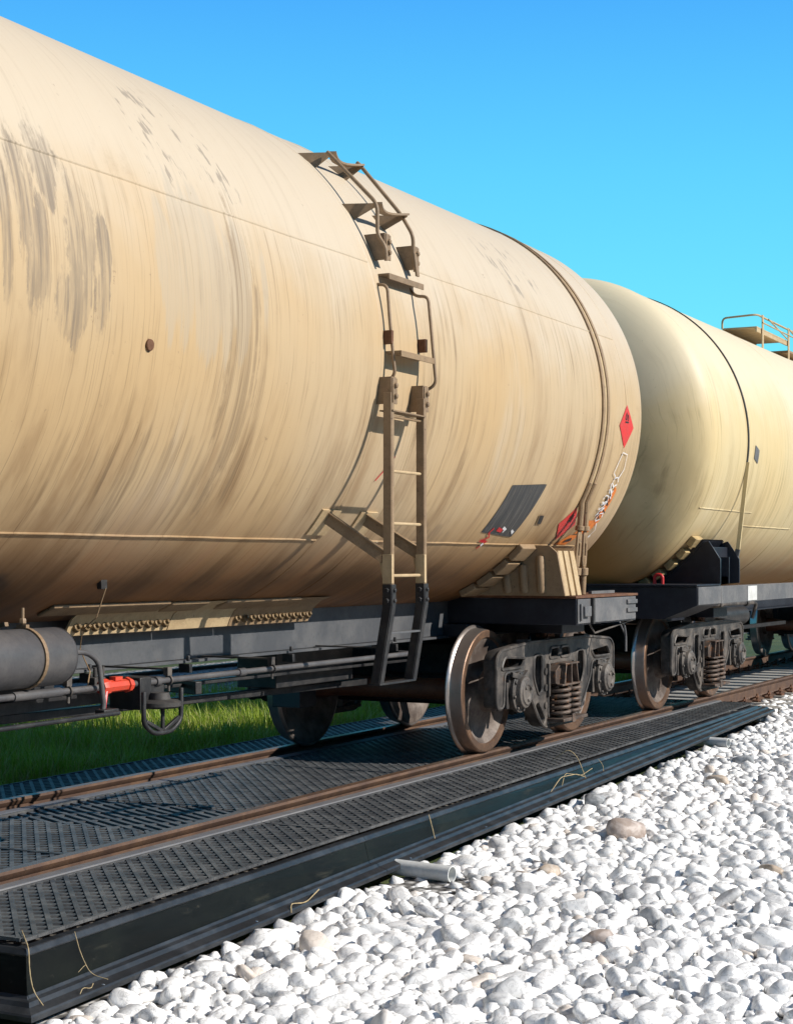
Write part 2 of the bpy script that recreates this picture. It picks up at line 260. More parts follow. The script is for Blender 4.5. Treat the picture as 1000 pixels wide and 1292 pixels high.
class MB:
    def __init__(s): s.v=[]; s.f=[]; s.mi=[]; s.cur=0; s.uvs=None
    def add(s,vs,fs):
        b=len(s.v); s.v+= [tuple(x) for x in vs]; s.f+=[tuple(i+b for i in f) for f in fs]; s.mi+=[s.cur]*len(fs); return s
    def box(s,x0,x1,y0,y1,z0,z1):
        return s.add([(x,y,z) for x in (x0,x1) for y in (y0,y1) for z in (z0,z1)],[(0,1,3,2),(4,6,7,5),(0,4,5,1),(2,3,7,6),(0,2,6,4),(1,5,7,3)])
    def bar(s,p,q,w,h,up=(0,0,1)):
        """box beam from p to q, w wide (across), h high (along up)"""
        p,q=Vector(p),Vector(q); d=(q-p).normalized(); u=Vector(up); side=d.cross(u)
        if side.length<1e-4: side=d.cross(Vector((0,1,0)))
        side.normalize(); u=side.cross(d).normalized(); a=side*w/2; b=u*h/2
        vs=[e+i*a+j*b for e in (p,q) for (i,j) in ((-1,-1),(1,-1),(1,1),(-1,1))]
        return s.add(vs,[(0,1,2,3),(7,6,5,4),(0,4,5,1),(1,5,6,2),(2,6,7,3),(3,7,4,0)])
    def tube(s,pts,r,n=10,caps=True,radii=None):
        pts=[Vector(p) for p in pts]; rings=[]; prev=None
        for i,p in enumerate(pts):
            d=(pts[min(i+1,len(pts)-1)]-pts[max(i-1,0)]).normalized()
            if prev is None: a=d.orthogonal().normalized()
            else: a=(prev-d*prev.dot(d)).normalized()
            prev=a; b=d.cross(a); rr=radii[i] if radii else r
            rings.append([p+a*math.cos(2*PI*k/n)*rr+b*math.sin(2*PI*k/n)*rr for k in range(n)])
        vs=[v for g in rings for v in g]; fs=[]
        for i in range(len(pts)-1):
            for k in range(n): fs.append((i*n+k,i*n+(k+1)%n,(i+1)*n+(k+1)%n,(i+1)*n+k))
        if caps: fs+=[tuple(range(n-1,-1,-1)),tuple((len(pts)-1)*n+k for k in range(n))]
        return s.add(vs,fs)
    def cyl(s,p,q,r,n=20): return s.tube([p,q],r,n)
    def lathe(s,prof,c,axis='Y',n=48,mats=None,closed=False):
        """prof: (radius, offset along axis)"""
        c=Vector(c); ax={'X':(Vector((1,0,0)),Vector((0,1,0)),Vector((0,0,1))),'Y':(Vector((0,1,0)),Vector((0,0,1)),Vector((1,0,0))),'Z':(Vector((0,0,1)),Vector((1,0,0)),Vector((0,1,0)))}[axis]
        vs=[c+ax[0]*o+(ax[1]*math.cos(2*PI*k/n)+ax[2]*math.sin(2*PI*k/n))*r for r,o in prof for k in range(n)]; m=len(prof)
        for i in range(m if closed else m-1):
            j=(i+1)%m; old=s.cur
            if mats: s.cur=mats[i]
            b=len(s.v)
            s.f+=[(b+i*n+k,b+i*n+(k+1)%n,b+j*n+(k+1)%n,b+j*n+k) for k in range(n)]; s.mi+=[s.cur]*n; s.cur=old
        s.v+=[tuple(x) for x in vs]; return s
    def prism(s,poly,y0,y1,plane='XZ'):
        n=len(poly); f={'XZ':lambda a,b,t:(a,t,b),'YZ':lambda a,b,t:(t,a,b),'XY':lambda a,b,t:(a,b,t)}[plane]
        vs=[f(a,b,y0) for a,b in poly]+[f(a,b,y1) for a,b in poly]
        return s.add(vs,[tuple(range(n)),tuple(range(2*n-1,n-1,-1))]+[(i,i+n,(i+1)%n+n,(i+1)%n) for i in range(n)])
    def bolt(s,c,ax,r=.012,h=.012):
        c=Vector(c); d=Vector(ax).normalized(); return s.tube([c-d*.004,c+d*h*.7,c+d*h],r,6,radii=[r,r,r*.8])
    def build(s,name,mat,parent=None,label=None,smooth=35,bevel=0,uv=None,fixn=True):
        me=bpy.data.meshes.new(name); me.from_pydata(s.v,[],s.f)
        me.polygons.foreach_set('material_index',s.mi)
        if fixn:
            import bmesh
            bm=bmesh.new(); bm.from_mesh(me); bmesh.ops.recalc_face_normals(bm,faces=bm.faces); bm.to_mesh(me); bm.free()
        if uv: set_uv(me,uv)
        return finish(me,name,mat,parent,label,smooth,bevel)
def set_uv(me,f):
    l=me.uv_layers.new(name='UVMap'); co=[f(v.co) for v in me.vertices]
    idx=np.empty(len(me.loops),int); me.loops.foreach_get('vertex_index',idx); l.data.foreach_set('uv',np.array(co)[idx].ravel())
def copy_tree(o,parent,d):
    """copy o with its children; d is the world offset"""
    c=o.copy(); COL.objects.link(c); WLOC[c]=WLOC[o]+Vector(d); c.parent=parent
    c.location=WLOC[c]-(WLOC[parent] if parent else Vector())
    for ch in list(o.children): copy_tree(ch,c,d)
    return c
def curve_plate(loops,y,th,bev=.008,plane='XZ',res=4):
    cu=bpy.data.curves.new('tmp','CURVE'); cu.dimensions='2D'; cu.fill_mode='BOTH'; cu.extrude=th/2-bev; cu.bevel_depth=bev; cu.bevel_resolution=1; cu.offset=-bev
    for lp in loops:
        sp=cu.splines.new('POLY'); sp.points.add(len(lp)-1); sp.use_cyclic_u=True
        for p,(a,b) in zip(sp.points,lp): p.co=(a,b,0,1)
    ob=bpy.data.objects.new('tmp',cu); COL.objects.link(ob)
    me=bpy.data.meshes.new_from_object(ob.evaluated_get(bpy.context.evaluated_depsgraph_get())); bpy.data.objects.remove(ob); bpy.data.curves.remove(cu)
    n=len(me.vertices); co=np.empty(n*3); me.vertices.foreach_get('co',co); co=co.reshape(-1,3)
    if plane=='XZ': new=np.c_[co[:,0],y-co[:,2]*-1,co[:,1]]
    else: new=np.c_[y+co[:,2],co[:,0],co[:,1]]
    me.vertices.foreach_set('co',new.ravel()); me.update(); return me
def rounded(poly,r=.03,n=4):
    out=[]; m=len(poly)
    for i in range(m):
        p0,p1,p2=Vector(poly[i-1]),Vector(poly[i]),Vector(poly[(i+1)%m]); a=(p0-p1);b=(p2-p1); rr=min(r,a.length*.45,b.length*.45); A=p1+a.normalized()*rr;B=p1+b.normalized()*rr
        for k in range(n+1):
            t=k/n; q=A*(1-t)**2+p1*2*t*(1-t)+B*t*t; out.append((q.x,q.y))
    return out
def arc_smooth(pts,r=.03,n=4):
    """round the corners of an open 3-D polyline"""
    pts=[Vector(p) for p in pts]; out=[pts[0]]
    for i in range(1,len(pts)-1):
        a=pts[i-1]-pts[i]; b=pts[i+1]-pts[i]; rr=min(r,a.length*.45,b.length*.45); A=pts[i]+a.normalized()*rr; B=pts[i]+b.normalized()*rr
        for k in range(n+1):
            t=k/n; out.append(A*(1-t)**2+pts[i]*2*t*(1-t)+B*t*t)
    out.append(pts[-1]); return out

YC=6.106; TR=1.59; TH=2.70     # track centre, tank radius, tank axis height
def cylp(x,deg,off=0.):        # a point on the near side of the tank shell
    a=R(deg); return (x,YC-(TR+off)*math.cos(a),TH+(TR+off)*math.sin(a))
def tank_uv(co):
    return (co.x,math.atan2(co.z-TH,YC-co.y) if not (co.y>YC and co.z<TH) else -PI-math.atan2(TH-co.z,YC-co.y)+2*PI*0-0*PI)

# ================================================================ SETTING
g=MB(); 
def gz(x): return -.385+.0095*max(0,min(x,20)-5)
xs=[-60,-20,0,5,8,11,14,17,20,25,40,80,200,900]; ys=[-700,-120,-30,-8,-2,0,2,4.15]
# ground sheet: pebble side (slightly rising to the right) and track / grass side in one sheet
ys2=ys+[4.35,8.0,9,12,16,30,80,300,900]
vs=[];fs=[]
for y in ys2:
    for x in xs:
        z=gz(x)
        if y>4.2: z=-.40
        if y>=8: z=-.22
        vs.append((x,y,z))
nx=len(xs)
for j in range(len(ys2)-1):
    for i in range(nx-1): fs.append((j*nx+i,j*nx+i+1,(j+1)*nx+i+1,(j+1)*nx+i))
g.add(vs,fs); o=g.build('ground',M['ground'],smooth=0); tagit(o,kind='structure')
# pebble bed base under the stones, dark track bed
g=MB(); px=[-6,5,8,11,14,17,20,26,40,90]
g.add([(x,y,gz(x)+.012) for x in px for y in (-9,4.34)],[(2*i,2*i+2,2*i+3,2*i+1) for i in range(len(px)-1)])
tagit(g.build('gravel_bed',M['bed'],smooth=0),kind='structure')
g=MB(); g.prism([(4.80,-.41),(4.95,-.29),(8.0,-.25),(8.3,-.30),(8.3,-.39)],-8,17.9,'YZ'); g.prism([(4.37,-.39),(4.72,-.21),(7.5,-.21),(8.2,-.30),(8.2,-.39)],18.2,120,'YZ')
tagit(g.build('track_bed',M['darkbed'],smooth=0),kind='structure')
g=MB(); g.prism([(10.6,-.215),(11.1,-.06),(14.0,-.06),(14.6,-.215)],-10,120,'YZ')
tagit(g.build('far_ballast',M['bed'],smooth=0),kind='structure')

# rails --------------------------------------------------------
def rail(y,x0,x1,zt,label):
    p=[(-.075,-.18),(.075,-.18),(.075,-.168),(.02,-.150),(.009,-.135),(.009,-.05),(.022,-.040),(.036,-.016),(.030,-.001),(-.030,-.001),(-.036,-.016),(-.022,-.040),(-.009,-.05),(-.009,-.135),(-.02,-.150),(-.075,-.168)]
    m=MB(); n=len(p); N=40; xx=[x0+(x1-x0)*(i/N)**1.5 for i in range(N+1)]
    vs=[(x,y+a,zt+b) for x in xx for a,b in p]
    for i in range(N):
        for k in range(n):
            m.cur=1 if k in (8,) else 0
            m.f.append((i*n+k,i*n+(k+1)%n,(i+1)*n+(k+1)%n,(i+1)*n+k)); m.mi.append(m.cur)
    m.v=vs
    m.f+= [tuple(range(n)),tuple(N*n+k for k in range(n-1,-1,-1))]; m.mi+=[0,0]
    o=m.build('rail',[M['railside'],M['railtop']],smooth=30); return tagit(o,label,'rail','rails')
rail(5.316,-6,90,0,'rusty rail nearest the camera, under the near wheels and beside the grey strip')
rail(6.896,-6,90,0,'rusty rail of the wagon track on the grass side, under the far wheels')
rail(11.65,-6,90,.0,'brown rail of the neighbouring track, the nearer one just beyond the grass')
rail(13.23,-6,90,.0,'brown rail of the neighbouring track, farther one, beyond the grass')
# sleepers with clips ------------------------------------------
def sleeper(x,yc,zt,label,group):
    m=MB(); m.prism([(x-.15,zt-.2),(x+.15,zt-.2),(x+.12,zt),(x-.12,zt)],yc-1.35,yc+1.35,'XZ')
    o=m.build('sleeper',M['concrete'],None,bevel=.01); tagit(o,label,'sleeper',group)
    for sy in (-.79,.79):
        for k in (-1,1):
            c=MB(); y=yc+sy+k*.115
            c.box(x-.07,x+.07,y-.035,y+.035,zt-.01,zt+.022); c.cyl((x,y,zt),(x,y,zt+.095),.013,8); c.bolt((x,y,zt+.05),(0,0,1),.024,.022)
            c.tube([(x-.05,y-k*.07,zt+.035),(x-.05,y,zt+.06),(x+.05,y,zt+.06),(x+.05,y-k*.07,zt+.035)],.011,6)
            c.build('rail_clip',M['rust'],o,bevel=.003)
    return o
sl0=sleeper(18.45,YC,-.182,'grey concrete sleeper nearest the end of the black trays','sleepers of the wagon track')
for i in range(1,34):
    c=copy_tree(sl0,None,(i*.545,0,0)); c['label']='grey concrete sleeper beyond the first one, half hidden by rail and pebbles'
sl1=sleeper(9.0,12.44,-.182,'grey concrete sleeper of the neighbouring track beyond the grass','sleepers of the neighbouring track')
sl1['label']='grey concrete sleeper of the neighbouring track beyond the grass'
for i in range(1,34): copy_tree(sl1,None,(i*.6,0,0))

# ================================================================ TRAYS
def yo(x): return 4.40+.0292*(x-5.33)           # outer edge of the near trays
def zb(x): return -.335+.0135*(x-5.33)          # foot of their wall
TOP=-.085
def sweep(m,path,sec):
    """path: (x,y,zfoot,nx,ny) n=outward miter; sec: (out, f(zfoot))"""
    n=len(sec); vs=[(x+a*nx_,y+a*ny_,f(zf)) for x,y,zf,nx_,ny_ in path for a,f in sec]; fs=[]
    for i in range(len(path)-1):
        for k in range(n-1): fs.append((i*n+k,i*n+k+1,(i+1)*n+k+1,(i+1)*n+k))
    m.add(vs,fs)
def gratebars(m,region,pitch_a=.078,pitch_b=.068,ang=42,zt=-.054,ins=.0,wa=.023,wb=.030,dep=.012):
    """diagonal lattice clipped to convex quad `region`"""
    P=[Vector(p) for p in region]; c=sum(P,Vector((0,0)))/len(P)
    def clip(o,d):
        t0,t1=-1e9,1e9
        for i in range(len(P)):
            a,b=P[i],P[(i+1)%len(P)]; e=b-a; nn=Vector((-e.y,e.x)).normalized()
            if nn.dot(c-a)<0: nn=-nn
            den=nn.dot(d); num=nn.dot(o-a)
            if abs(den)<1e-9:
                if num<0: return None
            elif den>0: t0=max(t0,-num/den)
            else: t1=min(t1,-num/den)
        return (t0,t1) if t1-t0>.02 else None
    for (an,pitch,w,z) in ((R(ang),pitch_b,wa,zt),(R(ang-96),pitch_a,wb,zt-.0025)):
        d=Vector((math.cos(an),math.sin(an))); nn=Vector((-d.y,d.x)); pr=[nn.dot(p) for p in P]; k=math.ceil(min(pr)/pitch)
        while k*pitch<max(pr):
            o=nn*(k*pitch); t=clip(o,d); k+=1
            if t:
                a=o+d*t[0]; b=o+d*t[1]; m.bar((a.x,a.y,z-dep/2),(b.x,b.y,z-dep/2),w,dep)
def frame_rim(m,q,w,z0,z1):
    for i in range(4):
        a,b=Vector(q[i]),Vector(q[(i+1)%4]); c=sum((Vector(p) for p in q),Vector((0,0)))/4; d=(b-a).normalized(); nn=Vector((-d.y,d.x))
        if nn.dot(c-a)<0: nn=-nn
        ofs=nn*w*.1; ext=d*(w if i%2 else 0)*0
        a2=a+ofs+(d*w if i%2 else d*0); b2=b+ofs-(d*w if i%2 else d*0)
        m.bar((a2.x,a2.y,(z0+z1)/2),(b2.x,b2.y,(z0+z1)/2),w,abs(z1-z0))
sec_rim=[(-.055,lambda z:TOP-.012),(-.05,lambda z:TOP),(-.004,lambda z:TOP),(.0,lambda z:TOP-.003),(.013,lambda z:TOP-.022),(.012,lambda z:TOP-.027),(.006,lambda z:TOP-.030)]
sec_wall=[(.006,lambda z:TOP-.0305),(.032,lambda z:z+.072)]
sec_lip=[(.032,lambda z:z+.0715),(.040,lambda z:z+.060),(.056,lambda z:z+.055),(.070,lambda z:z+.066),(.086,lambda z:z+.063),(.098,lambda z:z+.046),(.146,lambda z:z+.034),(.152,lambda z:z+.026),(.152,lambda z:z+.006)]
joints=[5.33,8.38,12.35,15.30,17.93]
names=['black side tray with grated cover, its corner at the lower left of the picture','black side tray with grated cover, directly above the larger white drain pipe','black side tray beside the front bogie, with looped dry straw on its wall','black side tray with grated cover, at the right end where the bare rail begins']
for i in range(4):
    x0,x1=joints[i],joints[i+1]-.004
    root=empty('spill_tray',((x0+x1)/2,4.9,-.33),names[i],'spill tray','black spill trays along the near rail')
    m=MB(); path=[]
    k=1/math.sqrt(1)
    if i==0: path+=[(x0,5.16,zb(x0),-1,0),(x0,yo(x0),zb(x0),-1,-1)]
    else: path+=[(x0,yo(x0),zb(x0),0,-1)]
    path+=[((x0+x1)/2,yo((x0+x1)/2),zb((x0+x1)/2),0,-1)]
    if i==3: path+=[(x1,yo(x1),zb(x1),1,-1),(x1,5.16,zb(x1),1,0)]
    else: path+=[(x1,yo(x1),zb(x1),0,-1)]
    sweep(m,path,sec_wall); m.box(x0+.01,x1-.01,yo(x0)+.10,5.15,zb(x0)+.0,zb(x0)+.012)
    for nm,mt,sc_ in (('tray_wall','hdpe',None),('tray_rim','hdpe_sheen',sec_rim),('tray_flange','hdpe_sheen',sec_lip)):
        if sc_: m=MB(); sweep(m,path,sc_)
        o=m.build(nm,M[mt],root,smooth=0,fixn=False)
        sm=o.modifiers.new('thick','SOLIDIFY'); sm.thickness=.006; sm.offset=-1
    m=MB(); m.box(x0,x1,5.165,5.245,-.078,-.044); m.build('edge_strip',M['strip'],root,bevel=.006)
    q=[(x0+(.03 if i==0 else .004),yo(x0)+.035),(x1-(.03 if i==3 else .004),yo(x1)+.035),(x1-(.03 if i==3 else .004),5.158),(x0+(.03 if i==0 else .004),5.158)]
    m=MB(); gratebars(m,q); frame_rim(m,q,.016,-.066,-.052); m.build('grating',M['grate'],root,smooth=0,fixn=False)
    nb=max(2,int((x1-x0)/1.1)); 
    for b in range(nb):
        xb=x0+.35+b*(x1-x0-.5)/nb; bb=MB(); bb.bolt((xb,yo(xb)-.13,zb(xb)+.026),(0,-.1,1),.009,.013); bb.cyl((xb,yo(xb)-.13,zb(xb)+.02),(xb,yo(xb)-.13,zb(xb)+.030),.015,12); bb.build('bolt',M['zinc'],root)
cn=['black grated tray between the rails, leftmost one in the foreground','black grated tray between the rails, with the widely slotted panel','black grated tray between the rails, under the wagon axle','black grated tray between the rails, behind the bogie at the right end']
fn=['black grated tray beside the grass, leftmost one','black grated tray beside the grass, second from the left','black grated tray beside the grass, behind the far front wheel','black grated tray beside the grass, at the right end']
cj=[3.2,7.0,10.8,14.6,17.93]
for i in range(4):
    x0,x1=cj[i],cj[i+1]-.006
    root=empty('spill_tray',((x0+x1)/2,YC,-.3),cn[i],'spill tray','black spill trays between the rails')
    m=MB(); m.box(x0,x1,5.40,6.81,-.25,-.235); m.box(x0,x1,5.385,5.40,-.25,-.09); m.box(x0,x1,6.81,6.825,-.25,-.09); m.box(x0,x0+.012,5.40,6.81,-.235,-.09); m.box(x1-.012,x1,5.40,6.81,-.235,-.09); m.build('tray_wall',M['hdpe'],root,bevel=.004)
    m=MB(); m.box(x0,x1,6.72,6.815,-.082,-.050); m.build('edge_strip',M['strip'],root,bevel=.006)
    q=[(x0,5.385),(x1,5.385),(x1,6.712),(x0,6.712)]
    m=MB()
    if i==1:
        xa=x0+.85; qa=[(x0,5.385),(xa,5.385),(xa,6.712),(x0,6.712)]; qb=[(xa+.9,5.385),(x1,5.385),(x1,6.712),(xa+.9,6.712)]; qc=[(xa,5.385),(xa+.9,5.385),(xa+.9,6.712),(xa,6.712)]
        gratebars(m,qa,ang=40); gratebars(m,qb,ang=40); gratebars(m,qc,pitch_a=.30,pitch_b=.075,ang=62,zt=-.062,wa=.034); frame_rim(m,qc,.015,-.09,-.064)
    else: gratebars(m,q,ang=40)
    frame_rim(m,q,.018,-.066,-.051); m.build('grating',M['grate'],root,smooth=0,fixn=False)
    root=empty('spill_tray',((x0+x1)/2,7.3,-.3),fn[i],'spill tray','black spill trays beside the grass')
    m=MB(); m.box(x0,x1,7.0,7.60,-.25,-.235); m.box(x0,x1,6.98,7.0,-.25,-.09); m.box(x0,x1,7.60,7.62,-.27,-.075); m.box(x0,x1,7.62,7.74,-.27,-.255); m.build('tray_wall',M['hdpe'],root,bevel=.004)
    q=[(x0,6.98),(x1,6.98),(x1,7.595),(x0,7.595)]; m=MB(); gratebars(m,q,ang=42); frame_rim(m,q,.018,-.066,-.051); m.build('grating',M['grate'],root,smooth=0,fixn=False)

# pipes, straw
def pvc(p,q,r,label):
    p,q=Vector(p),Vector(q); d=(q-p).normalized(); m=MB()
    a=d.orthogonal().normalized(); b=d.cross(a); n=28
    rings=[(p,r),(q,r),(q,r*.86),(q-d*.12,r*.86),(q-d*.12,.001)]
    vs=[c+(a*math.cos(2*PI*k/n)+b*math.sin(2*PI*k/n))*rr for c,rr in rings for k in range(n)]
    m.add(vs,[(i*n+k,i*n+(k+1)%n,(i+1)*n+(k+1)%n,(i+1)*n+k) for i in range(4) for k in range(n)])
    tagit(m.build('drain_pipe',M['pvc'],fixn=False),label,'pipe','white drain pipes')
pvc((8.62,4.55,-.287),(8.56,4.02,-.290),.047,'white plastic drain pipe poking out from under the tray, the larger front one')
pvc((15.42,4.85,-.222),(15.36,4.36,-.224),.045,'smaller-looking white drain pipe near the right end of the trays')
def straw(pts,label,r=.0025):
    r*=.55
    m=MB(); P=arc_smooth(pts,.05,4); m.tube(P,r,5,radii=[r*(.7+.5*math.sin(i*1.3)**2) for i in range(len(P))]); tagit(m.build('straw_stalk',M['straw']),label,'straw','dry grass stalks on the tray wall')
def wl(x,t,out=.006): # a point on the outer tray wall, t 0 = rim, 1 = foot
    z=TOP+(zb(x)+.05-TOP)*t; return (x,yo(x)-(.004+.036*t)-out,z)
straw([(5.45,4.52,-.045),(5.36,4.43,-.05),(5.33,4.385,-.08),wl(5.305,.4,.02),wl(5.31,.8,.02),(5.30,4.28,-.30)],'dry stalk hooked over the left corner of the tray',.004)
straw([wl(5.64,-.05,.01),wl(5.66,.4),wl(5.69,.9,.02),(5.70,4.27,-.275)],'straight dry stalk hanging on the wall of the leftmost tray',.003)
straw([wl(5.60,.75,.03),wl(5.63,.65,.04),wl(5.67,.68,.02)],'short curled stalk beside the straight one on the leftmost tray',.002)
straw([(5.50,4.26,-.29),(5.53,4.27,-.27),(5.56,4.25,-.28),(5.60,4.27,-.27)],'crumpled bit of straw lying on the flange near the left corner',.003)
straw([(7.25,yo(7.25)-.16,-.29),(7.28,yo(7.3)-.14,-.25),(7.42,yo(7.4)-.15,-.27),(7.60,yo(7.6)-.13,-.235)],'bent yellow straw lying across the tray flange left of the white pipe',.005)
straw([wl(9.25,-.05,.008),wl(9.26,.5,.008),wl(9.25,1.0,.015)],'yellow stalk upright against the tray wall right of the white pipe',.006)
straw([(12.0,4.78,-.045),(12.02,4.66,0.04),(12.05,4.60,-.02),wl(12.06,.4,.02),wl(12.05,1.1,.03)],'tall looped dry stalk rising above the tray wall below the bogie',.006)
straw([wl(11.3,.9,.02),wl(11.5,.2,.05),wl(11.8,.3,.06),wl(12.0,.7,.04)],'arched dry stalk on the tray wall, left of the tall looped one',.005)
straw([wl(11.55,.8,.02),wl(11.65,.1,.03),wl(11.9,.5,.06),wl(12.25,.4,.03)],'tangled dry stalk on the tray wall below the bogie',.004)
straw([wl(12.5,.0,.01),wl(12.53,.5,.02),wl(12.5,.9,.02)],'short stalk on the tray wall right of the tall looped one',.004)

# ================================================================ WAGONS
def shell(root,xa,xb,mat,rings,welds,headdepth=.46):
    """tank barrel with dished heads"""
    prof=[]; n=14
    for k in range(n+1):                       # left head
        t=k/n*PI/2; prof.append((xa-headdepth*math.cos(t),TR*math.sin(t)**.72 if k else .002))
    for i in range(1,40): prof.append((xa+(xb-xa)*i/40,TR))
    for k in range(n,-1,-1):
        t=k/n*PI/2; prof.append((xb+headdepth*math.cos(t),TR*math.sin(t)**.72 if k else .002))
    N=160; vs=[];fs=[];uv=[]
    for x,r in prof:
        for k in range(N+1):
            a=PI/2-2*PI*k/N+0      # start at top, run towards near side and round
            ang=PI/2+2*PI*k/N
            vs.append((x,YC+r*math.cos(ang)*1.0,TH+r*math.sin(ang)))
            uv.append((x,PI/2-2*PI*k/N))
    for i in range(len(prof)-1):
        for k in range(N): fs.append((i*(N+1)+k,i*(N+1)+k+1,(i+1)*(N+1)+k+1,(i+1)*(N+1)+k))
    me=bpy.data.meshes.new('tank_shell'); me.from_pydata(vs,[],fs)
    l=me.uv_layers.new(name='UVMap'); idx=np.empty(len(me.loops),int); me.loops.foreach_get('vertex_index',idx); l.data.foreach_set('uv',np.array(uv)[idx].ravel())
    me.flip_normals()
    o=finish(me,'tank_shell',mat,root,smooth=60)
    # girth and length weld beads
    for x,w in rings:
        m=MB(); nn=96; ring=[]
        vs=[];
        for k in range(nn):
            a=2*PI*k/nn
            for (dx,h) in ((-w,-.002),(-w*.4,.005),(w*.4,.005),(w,-.002)): vs.append((x+dx+.004*math.sin(a*9),YC-(TR+h)*math.cos(a),TH+(TR+h)*math.sin(a)))
        m.add(vs,[(k*4+j,k*4+j+1,((k+1)%nn)*4+j+1,((k+1)%nn)*4+j) for k in range(nn) for j in range(3)]); m.build('weld_seam',mat,o,smooth=60,uv=tank_uv2)
    for x0,x1,dg in welds:
        m=MB(); st=24; vs=[]
        for i in range(st+1):
            x=x0+(x1-x0)*i/st; j=.12*math.sin(i*1.7)+.06*math.sin(i*4.1)
            for (da,h) in ((-.32,-.002),(-.1,.006),(.1,.006),(.32,-.002)): vs.append(cylp(x,dg+da+j*.4,h))
        m.add(vs,[(i*4+j,i*4+j+1,(i+1)*4+j+1,(i+1)*4+j) for i in range(st) for j in range(3)]); m.build('weld_seam',mat,o,smooth=60,uv=tank_uv2)
    return o
def tank_uv2(co): 
    a=math.atan2(co.z-TH,YC-co.y)
    return (co.x,a)
def hoop(x,w,th,mat,parent,a0=-50,a1=230,name='tie_band'):
    m=MB(); n=80; vs=[]
    for k in range(n+1):
        a=a0+(a1-a0)*k/n
        for dx,h in ((-w/2,.002),(-w/2,th),(w/2,th),(w/2,.002)): vs.append(cylp(x+dx,a,h))
    m.add(vs,[(k*4+j,k*4+(j+1)%4,(k+1)*4+(j+1)%4,(k+1)*4+j) for k in range(n) for j in range(4)]); m.f+= [(0,1,2,3),(n*4+3,n*4+2,n*4+1,n*4)]; m.mi+=[0,0]
    return m.build(name,mat,parent,smooth=40)
def patch(poly,mat,parent,name,off=.004,label=None,rows=14):
    """painted / stuck-on flat mark that follows the shell; poly in (x, degrees), convex"""
    vs=[];us=[]; v0=min(p[1] for p in poly); v1=max(p[1] for p in poly); n=len(poly)
    for r in range(rows+1):
        v=v0+(v1-v0)*(.001+.998*r/rows); xs_=[]
        for i in range(n):
            a,b=poly[i],poly[(i+1)%n]
            if (a[1]-v)*(b[1]-v)<=0 and abs(a[1]-b[1])>1e-9: xs_.append(a[0]+(b[0]-a[0])*(v-a[1])/(b[1]-a[1]))
        vs+=[cylp(min(xs_),v,off),cylp(max(xs_),v,off)]
    m=MB(); m.add(vs,[(2*r,2*r+1,2*r+3,2*r+2) for r in range(rows)])
    return m.build(name,mat,parent,label,smooth=60,uv=tank_uv2)
def strokes(lines,w,mat,parent,name,off=.007,label=None):
    m=MB()
    for ln in lines:
        P=[(Vector((a,b))) for a,b in ln]; vs=[]
        for i,p in enumerate(P):
            q=P[min(i+1,len(P)-1)]-P[max(i-1,0)]; q=Vector((q.x,R(q.y)*TR)).normalized(); nn=Vector((-q.y,q.x))*w/2*(.6+.6*random.random())
            for sg in (-1,1): vs.append(cylp(p.x+sg*nn.x,p.y+math.degrees(sg*nn.y/TR),off))
        m.add(vs,[(2*i,2*i+1,2*i+3,2*i+2) for i in range(len(P)-1)])
    return m.build(name,mat,parent,label,smooth=60)

# ---- wheelset: axle > two wheels
def wheelset(root,x):
    zc=.4785; ax=MB()
    ax.lathe([(.0,-1.12),(.065,-1.12),(.065,-.93),(.09,-.9),(.105,-.80),(.105,-.58),(.086,-.50),(.082,0),(.086,.50),(.105,.58),(.105,.80),(.09,.9),(.065,.93),(.065,1.12),(.0,1.12)],(x,YC,zc),'Y',32)
    a=ax.build('axle',M['axle'],root,smooth=40)
    for s in (-1,1):
        # (radius, distance outward from the back face)
        pr=[(.105,-.02),(.15,-.02),(.155,.025),(.28,.055),(.385,.015),(.412,.0),(.478,.0),(.498,.006),(.507,.018),(.502,.028),(.486,.038),(.4805,.055),(.4765,.10),(.470,.128),(.462,.133),(.415,.133),(.405,.115),(.34,.085),(.25,.088),(.165,.12),(.152,.185),(.105,.185)]
        mats=[0,0,0,0,0,0,1,1,1,1,1,1,1,2,2,2,0,0,0,0,0]
        w=MB(); w.lathe([(r,s*(.72+o)) for r,o in pr],(x,YC,zc),'Y',96,mats)
        w.build('wheel',[M['wheelface'],M['tread'],M['rim']],a,smooth=32)
    return a
